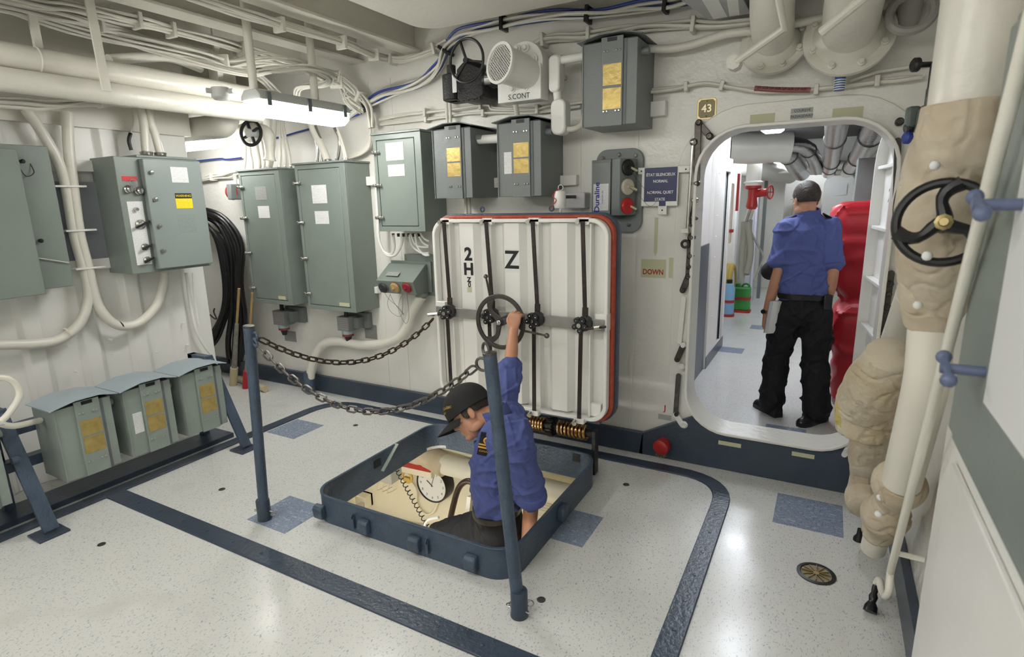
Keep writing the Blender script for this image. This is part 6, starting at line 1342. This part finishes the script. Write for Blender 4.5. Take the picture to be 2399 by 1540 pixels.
chainr(b, [RH, RK, RF], [.075, .06, .05, .05, .035], 5); chainr(b, [LHp, LK, LF], [.075, .06, .05, .05, .035], 5)
hand(b, RW+(RW-RE).normalized()*.005, V((.06, .15, 1)), (0, 1, -.05), (-1, 0, 0), (1.05, 1.15, .8), .05, (.9, .5), 1.0, .0094)
hand(b, LW, LW-LE, (-.5, .8, 0), (-1, 0, 0), (.7, .7, .5), .05)
man = meld(b, 'person', SKIN, None, .0042, 3, origin=(P0.x, P0.y, LF.z-.05))
tag(man, 'man in blue shirt and black cap climbing down the hatch, one hand on the handwheel', 'person')
b = B()
rS = RSh*.35+RE*.65; cuffR = RE+(RW-RE)*.04
ell(b, [(P1-Z_*.055, F, .105, S, .155), (P1-Z_*.02, F, .125, S, .175), (P1+Z_*.02, F, .130, S, .178), (P1*.5+P2*.5+F*.012, F, .130, S, .18), (P2+F*.012, F, .137, S, .19), (P3, F, .122, S, .195), (P3+Z_*.045, F, .085, S, .13), (nk+Z_*.02, F, .062, S, .066)])
chainr(b, [P3+S*-.12+Z_*.0, RSh, RSh*.5+RE*.5, cuffR], [.085, .082, .074, .068], 6)
chainr(b, [P3+S*.12, LSh, LSh*.5+LE*.5, LE+(LW-LE)*.02], [.09, .088, .080, .080], 6)
sh = meld(b, 'shirt', SHIRT, man, .0058, 4, .014, 7, 3)
# rolled cuffs
for e, w_, r in ((cuffR, RW, .066), (LE, LW, .078)):
    d = (w_-e).normalized(); B().lathe([(r*.8, -.03), (r*1.03, -.02), (r*1.08, .0), (r*1.05, .022), (r*.95, .028), (r*.7, .02)], e, d, 28, False).done('rolled_cuff', SHIRT, sh)
# collar
cF = (nk-P3*0).copy(); b = B(); ca = (hc-nk).normalized(); u_, v_, _ = basis(Z_*.8+F*.3)
b.lathe([(.064, -.02), (.068, .0), (.066, .03), (.072, .032), (.080, -.005), (.078, -.02)], nk+Z_*.015, Z_*.85+F*.35, 28, False); b.done('collar', SHIRT, sh)
# epaulette on the chest side with gold bars
ec = onY(1140, 1042, 2.13); en = (EYE-ec).normalized(); eu = V((.25, 0, 1)).normalized(); ex = eu.cross(en); exx = -ex if ex.x < 0 else ex
ec = ec+en*.01
ep = B().obox(ec, (.075, .125, .006), exx, eu).done('epaulette', CAPM, man, bev=.002); n_ = exx.cross(eu); n_ = n_ if n_.dot(en) > 0 else -n_
for k in range(2): B().obox(ec+n_*.004+eu*(-.018+k*.016), (.075, .008, .002), exx, eu).done('gold_bar', GOLD, ep)
B().torus(ec+n_*.004+eu*.022, n_, .015, .0045, 18, 6).done('gold_loop', GOLD, ep)
if n_.dot(exx.cross(eu)) > 0: text('lettering', 'CANADA', .014, ec+n_*.003-eu*.038, exx, eu, GOLD, ep)
# trousers and belt
b = B(); ell(b, [(P1-Z_*.035, F, .118, S, .165), (P0, F, .128, S, .178), (P0-Z_*.09, F, .125, S, .175), (P0-Z_*.14, F, .09, S, .14)])
chainr(b, [RH, RH*.5+RK*.5+Z_*.01, RK, RK*.5+RF*.5, RF], [.098, .092, .076, .07, .062], 5); chainr(b, [LHp, LK, LF], [.100, .085, .074, .07, .062], 5)
meld(b, 'trousers', TROUS, man, .008, 4, .008, 7, 5)
B().loft([[P1-Z_*.035+up*z+F*(.126+e)*math.cos(2*math.pi*j/36)+S*(.174+e)*math.sin(2*math.pi*j/36) for j in range(36)] for z, e in ((-.02, -.006), (-.018, .003), (.014, .003), (.016, -.006))], False).done('belt', LEATH, man)
for f_ in (RF, LF): lump([f_+V((.06, 0, -.02)), f_+V((.0, 0, -.03)), f_+V((-.10, -.02, -.05)), f_+V((-.17, -.03, -.055))], lambda s_: .05-.012*s_, 2, 14, .02, 4).done('shoe', LEATH, man)
# cap
r_ = (.124, .096, .118); b = B(); n, m = 36, 14; c_ = hP(-.008, 0, .040)
b.loft([[c_+hF*r_[0]*math.sin(t)*math.cos(2*math.pi*j/n)*(1.02 if math.cos(2*math.pi*j/n) > 0 else 1)+hL*r_[1]*math.sin(t)*math.sin(2*math.pi*j/n)+hU*(r_[2]*math.cos(t)**.9 if t < math.pi/2 else -.022) for j in range(n)] for t in [math.pi/2*max(.03, i/(m-1)) for i in range(m)]+[math.pi/2+.01]], True)
cp = b.done('cap', CAPM, man, sharp=60)
b = B(); rows = []
for i in range(9):
    s_ = i/8; row = []
    for j in range(17):
        a = R(-62+124*j/16); rr_ = .108+.075*s_*math.cos(a*1.15)
        row.append(c_+hF*(.118*math.cos(a)+.092*s_*max(0, math.cos(a*1.25)))+hL*(.094*math.sin(a)*(1+.02*s_))+hU*(-.020-.028*s_-.030*math.sin(a)**2))
    rows.append(row)
vs = [p for r in rows for p in r]+[p-hU*.004 for r in rows for p in r]; q_ = 9*17; fs = []
for i in range(8):
    for j in range(16): a0 = i*17+j; fs += [(a0, a0+1, a0+18, a0+17), (q_+a0+17, q_+a0+18, q_+a0+1, q_+a0)]
for j in range(16): fs += [(8*17+j, 8*17+j+1, q_+8*17+j+1, q_+8*17+j), (j+1, j, q_+j, q_+j+1)]
for i in range(8): fs += [(i*17, (i+1)*17, q_+(i+1)*17, q_+i*17), ((i+1)*17+16, i*17+16, q_+i*17+16, q_+(i+1)*17+16)]
b.add(vs, fs); b.done('brim', CAPM, cp, sharp=70)
B().sph(c_+hU*(r_[2]+.001), .008, 10, 6).done('cap_button', CAPM, cp)
def captext(s, size, ang, el):
    a, e = R(ang), R(el); n0 = (hF*math.cos(e)*math.cos(a)/r_[0]+hL*math.cos(e)*math.sin(a)/r_[1]+hU*math.sin(e)/r_[2]).normalized()
    p = c_+hF*r_[0]*1.02*math.cos(e)*math.cos(a)+hL*r_[1]*math.cos(e)*math.sin(a)+hU*r_[2]*math.sin(e)
    ux = (hL-n0*hL.dot(n0)).normalized(); uy = n0.cross(ux)
    o = text('lettering', s, size, p, ux, uy, GOLD, cp, lift=0)
    off = WORLD[o.name]
    for v in o.data.vertices:
        w_ = v.co+off-c_; x, y, z = w_.dot(hF)/(r_[0]*1.02), w_.dot(hL)/r_[1], w_.dot(hU)/r_[2]; k = math.sqrt(x*x+y*y+z*z); v.co = c_+w_*(1.012/k)-off
captext('NCSM', .024, 22, 40); captext('VILLE DE QUÉBEC', .019, 22, 24); captext('HMCS', .014, 22, 12)
hair(hP, hF, hL, hU, 'hair', HAIR, man, (.101, .081, .098))
for s in (-1, 1):
    B_3 = B(); blob(B_3, hP(.014, .070*s, .010), (.022, .008, .036), hF, hL, hU); B_3.done('sideburn', HAIR, man)
    B().loft([[hP(.078+.010*(1-abs(q)), .032*s+.017*q, .004+z*(1-q*q)) for q in (-1, -.5, 0, .5, 1)] for z in (-.004, .003)], False).done('eyelid', mat('eyelash', (.05, .03, .025), .6), man)
    B().tube([hP(.080, .052*s, .018), hP(.088, .034*s, .026), hP(.089, .014*s, .022)], lambda q: .0042, 6, 4).done('eyebrow', HAIR, man)

# ------------------------------------------------------------------ the man walking away down the passage
GY = 4.62
pel = onY(1882, 715, GY); ch = onY(1893, 590, GY); shc = onY(1897, 528, GY); nk2 = onY(1893, 505, GY)
F2 = V((-.35, .94, 0)).normalized(); S2 = Z_.cross(F2)      # his left is the picture's left
LS2, LE2, LW2 = onY(1842, 545, GY), onY(1822, 640, GY-.06), onY(1795, 735, GY-.02)
RS2, RE2, RW2 = onY(1943, 546, GY), onY(1951, 632, GY-.05), onY(1938, 712, GY+.03)
lh, rh = onY(1848, 730, GY), onY(1918, 730, GY); la = onZ(1808, 966, .10); ra = onZ(1898, 975, .11)
lt, lheel = onZ(1768, 948, 0), onZ(1818, 976, 0); rt, rheel = onZ(1855, 1005, 0), onZ(1925, 985, 0)
la = V((lheel.x*.75+lt.x*.25, lheel.y*.75+lt.y*.25, .10)); ra = V((rheel.x*.75+rt.x*.25, rheel.y*.75+rt.y*.25, .10))
lk = (lh+la)/2+F2*.05+Z_*.0; rk = (rh+ra)/2+F2*.05
b = B(); h2 = onY(1887, 468, GY)
hP2, hF2, hL2, hU2 = head(b, h2, V((-.55, .83, -.06)), (0, 0, 1), nk2)
ell(b, [(pel-Z_*.08, F2, .10, S2, .155), (pel, F2, .105, S2, .16), (pel*.5+ch*.5, F2, .095, S2, .145), (ch, F2, .105, S2, .165), (shc-Z_*.02, F2, .085, S2, .175), (shc+Z_*.035, F2, .06, S2, .09)])
chainr(b, [LS2, LE2, LW2], [.048, .041, .041, .038, .027], 6); chainr(b, [RS2, RE2, RW2], [.048, .041, .041, .038, .027], 6)
chainr(b, [lh, lk, la], [.075, .06, .05, .05, .035], 5); chainr(b, [rh, rk, ra], [.075, .06, .05, .05, .035], 5)
hand(b, LW2+(LW2-LE2).normalized()*.01, (LW2-LE2)+V((.03, 0, -.05)), (.9, -.1, .2), (0, 1, .2), (.55, .8, .6), .05)
hand(b, RW2+(RW2-RE2).normalized()*.01, (RW2-RE2), (-.9, .2, 0), (0, 1, 0), (.4, .5, .4), .05)
man2 = meld(b, 'person', SKIN, None, .0045, 3, origin=(pel.x, pel.y, 0))
tag(man2, 'man in blue shirt and black trousers walking away down the passage with papers in hand', 'person')
b = B(); wst = pel+Z_*.075
ell(b, [(wst-Z_*.03, F2, .118, S2, .165), (wst+Z_*.03, F2, .135, S2, .185), (wst*.5+ch*.5, F2, .130, S2, .182), (ch, F2, .130, S2, .19), (shc-Z_*.03, F2, .115, S2, .19), (shc+Z_*.02, F2, .082, S2, .15), (nk2+Z_*.03, F2, .062, S2, .066)])
lc = LS2*.30+LE2*.70; rc = RS2*.25+RE2*.75
chainr(b, [shc+S2*.13-Z_*.02, LS2, lc], [.085, .082, .078, .080], 6); chainr(b, [shc-S2*.13-Z_*.02, RS2, rc], [.085, .082, .078, .080], 6)
sh2 = meld(b, 'shirt', SHIRT, man2, .0062, 4, .015, 6, 11)
for e, w_, r in ((lc, LE2, .076), (rc, RE2, .076)): B().lathe([(r*.75, -.03), (r*1.04, -.02), (r*1.08, .0), (r*1.04, .022), (r*.95, .026), (r*.7, .018)], e, w_-e, 26, False).done('rolled_cuff', SHIRT, sh2)
B().lathe([(.064, -.02), (.067, .01), (.064, .038), (.070, .040), (.082, .0), (.086, -.02)], nk2+Z_*.012, Z_*.97-F2*.22, 26, False).done('collar', SHIRT, sh2)
for sg, sp in ((1, LS2), (-1, RS2)):
    a_ = shc+S2*sg*.085+Z_*.075; b2 = sp+Z_*.098+S2*sg*.01; B().bar(a_, b2, .052, .010, F2).done('epaulette', CAPM, man2, bev=.003)
b = B(); ell(b, [(wst, F2, .122, S2, .168), (pel, F2, .132, S2, .182), (pel-Z_*.10, F2, .13, S2, .178), (pel-Z_*.15, F2, .09, S2, .13)])
chainr(b, [lh, lh*.5+lk*.5, lk, lk*.5+la*.5, la-Z_*.01], [.108, .108, .096, .094, .096], 5); chainr(b, [rh, rh*.5+rk*.5, rk, rk*.5+ra*.5, ra-Z_*.01], [.108, .108, .096, .096, .098], 5)
meld(b, 'trousers', TROUS, man2, .0085, 4, .018, 5, 15)
B().loft([[wst+Z_*z+F2*(.131+e)*math.cos(2*math.pi*j/36)+S2*(.178+e)*math.sin(2*math.pi*j/36) for j in range(36)] for z, e in ((-.022, -.006), (-.02, .003), (.018, .003), (.02, -.006))], False).done('belt', LEATH, man2)
B().obox(wst-S2*.12-F2*.115-Z_*.035, (.06, .035, .11), S2, F2).done('belt_pouch', LEATH, man2, bev=.008)
for tq, hq in ((lt, lheel), (rt, rheel)):
    d = (tq-hq).normalized(); sd = Z_.cross(d); L_ = .295; h0 = hq-d*.03
    sc = [(0, .034, .075, .10), (.04, .038, .075, .10), (.10, .037, .06, .085), (.16, .042, .04, .062), (.22, .047, .03, .05), (.27, .040, .022, .040), (.295, .016, .015, .022)]
    so = B().loft([[h0+d*x+sd*w_*1.04*s for s in (-1,)]+[h0+d*x+sd*w_*1.04*s for s in (1,)]+[h0+d*x+sd*w_*1.04+Z_*.028, h0+d*x-sd*w_*1.04+Z_*.028] for x, w_, z, zt in sc]); b_ = so
    b = B(); b.loft([[h0+d*x+sd*w_*math.cos(a)+Z_*(.02+zt*max(0, math.sin(a))) for a in [2*math.pi*j/16 for j in range(16)]] for x, w_, z, zt in sc])
    shoe = b.done('shoe', LEATH, man2, sharp=60); b_.done('sole', BLACK, shoe)
hair(hP2, hF2, hL2, hU2, 'hair', HAIR, man2, (.106, .084, .102))
d = (LW2-LE2).normalized(); B().lathe([(.030, -.012), (.034, -.012), (.034, .012), (.030, .012)], LW2-d*.02, d, 24, False).done('watch', STEEL, man2)
q = LW2-d*.02-V((.022, .026, 0)); B().cyl(q, q-V((.005, .008, 0)), .016, n=16).done('watch_face', BLACK, man2)
# glasses temple by the left ear
B().tube([hP2(.085, .07, .004), hP2(.04, .082, .006), hP2(-.01, .086, .004)], .0025, 6, 3).done('glasses_temple', STEELL, man2)
# things he holds
c_ = LW2+(LW2-LE2).normalized()*.05+V((.10, -.03, .03)); up_ = V((.28, 0, 1)).normalized(); fw = V((.80, .60, 0)).normalized(); sd = fw.cross(up_)
t = thing('papers', 'sheaf of white papers held at the walking man\'s left hip', 'papers', c_-Z_*.12)
for k in range(6): B().obox(c_+sd*(k-2.5)*.006+up_*.004*(k % 3)+fw*.003*(k % 2), (.17, .25, .0035), fw, up_).done('sheet', PAPER if k % 2 else mat('paper shade', (.70, .71, .74), .6), t)
B().obox(c_-sd*.022, (.175, .255, .004), fw, up_).done('folder', mat('manila', (.40, .33, .20), .6), t)
k_ = onY(1812, 632, GY+.02); cp2 = thing('cap', 'black cap tucked under the walking man\'s left arm', 'cap', k_-Z_*.06)
blob(B_2 := B(), k_, (.085, .10, .08), V((1, 0, 0)), V((0, 1, 0)), V((.2, 0, 1)).normalized()); B_2.done('crown', CAPM, cp2); B().plate(rrect(.10, .14, .05, 6), k_+V((-.02, .08, -.05)), X_, Y_, .006).done('peak', CAPM, cp2)
# phone handset hanging right of him
pipe('black_strap', 'black strap hanging beside the red cover behind the walking man', ys(5.0, (1942, 715), (1938, 760), (1935, 800)), .014, BLACK, 3, 'strap')
q = onY(1940, 795, 5.0); tag(B().obox(q, (.09, .06, .08), X_).done('camera_pouch', BLACK, bev=.015), 'small black pouch at the end of the strap in the passage', 'pouch')
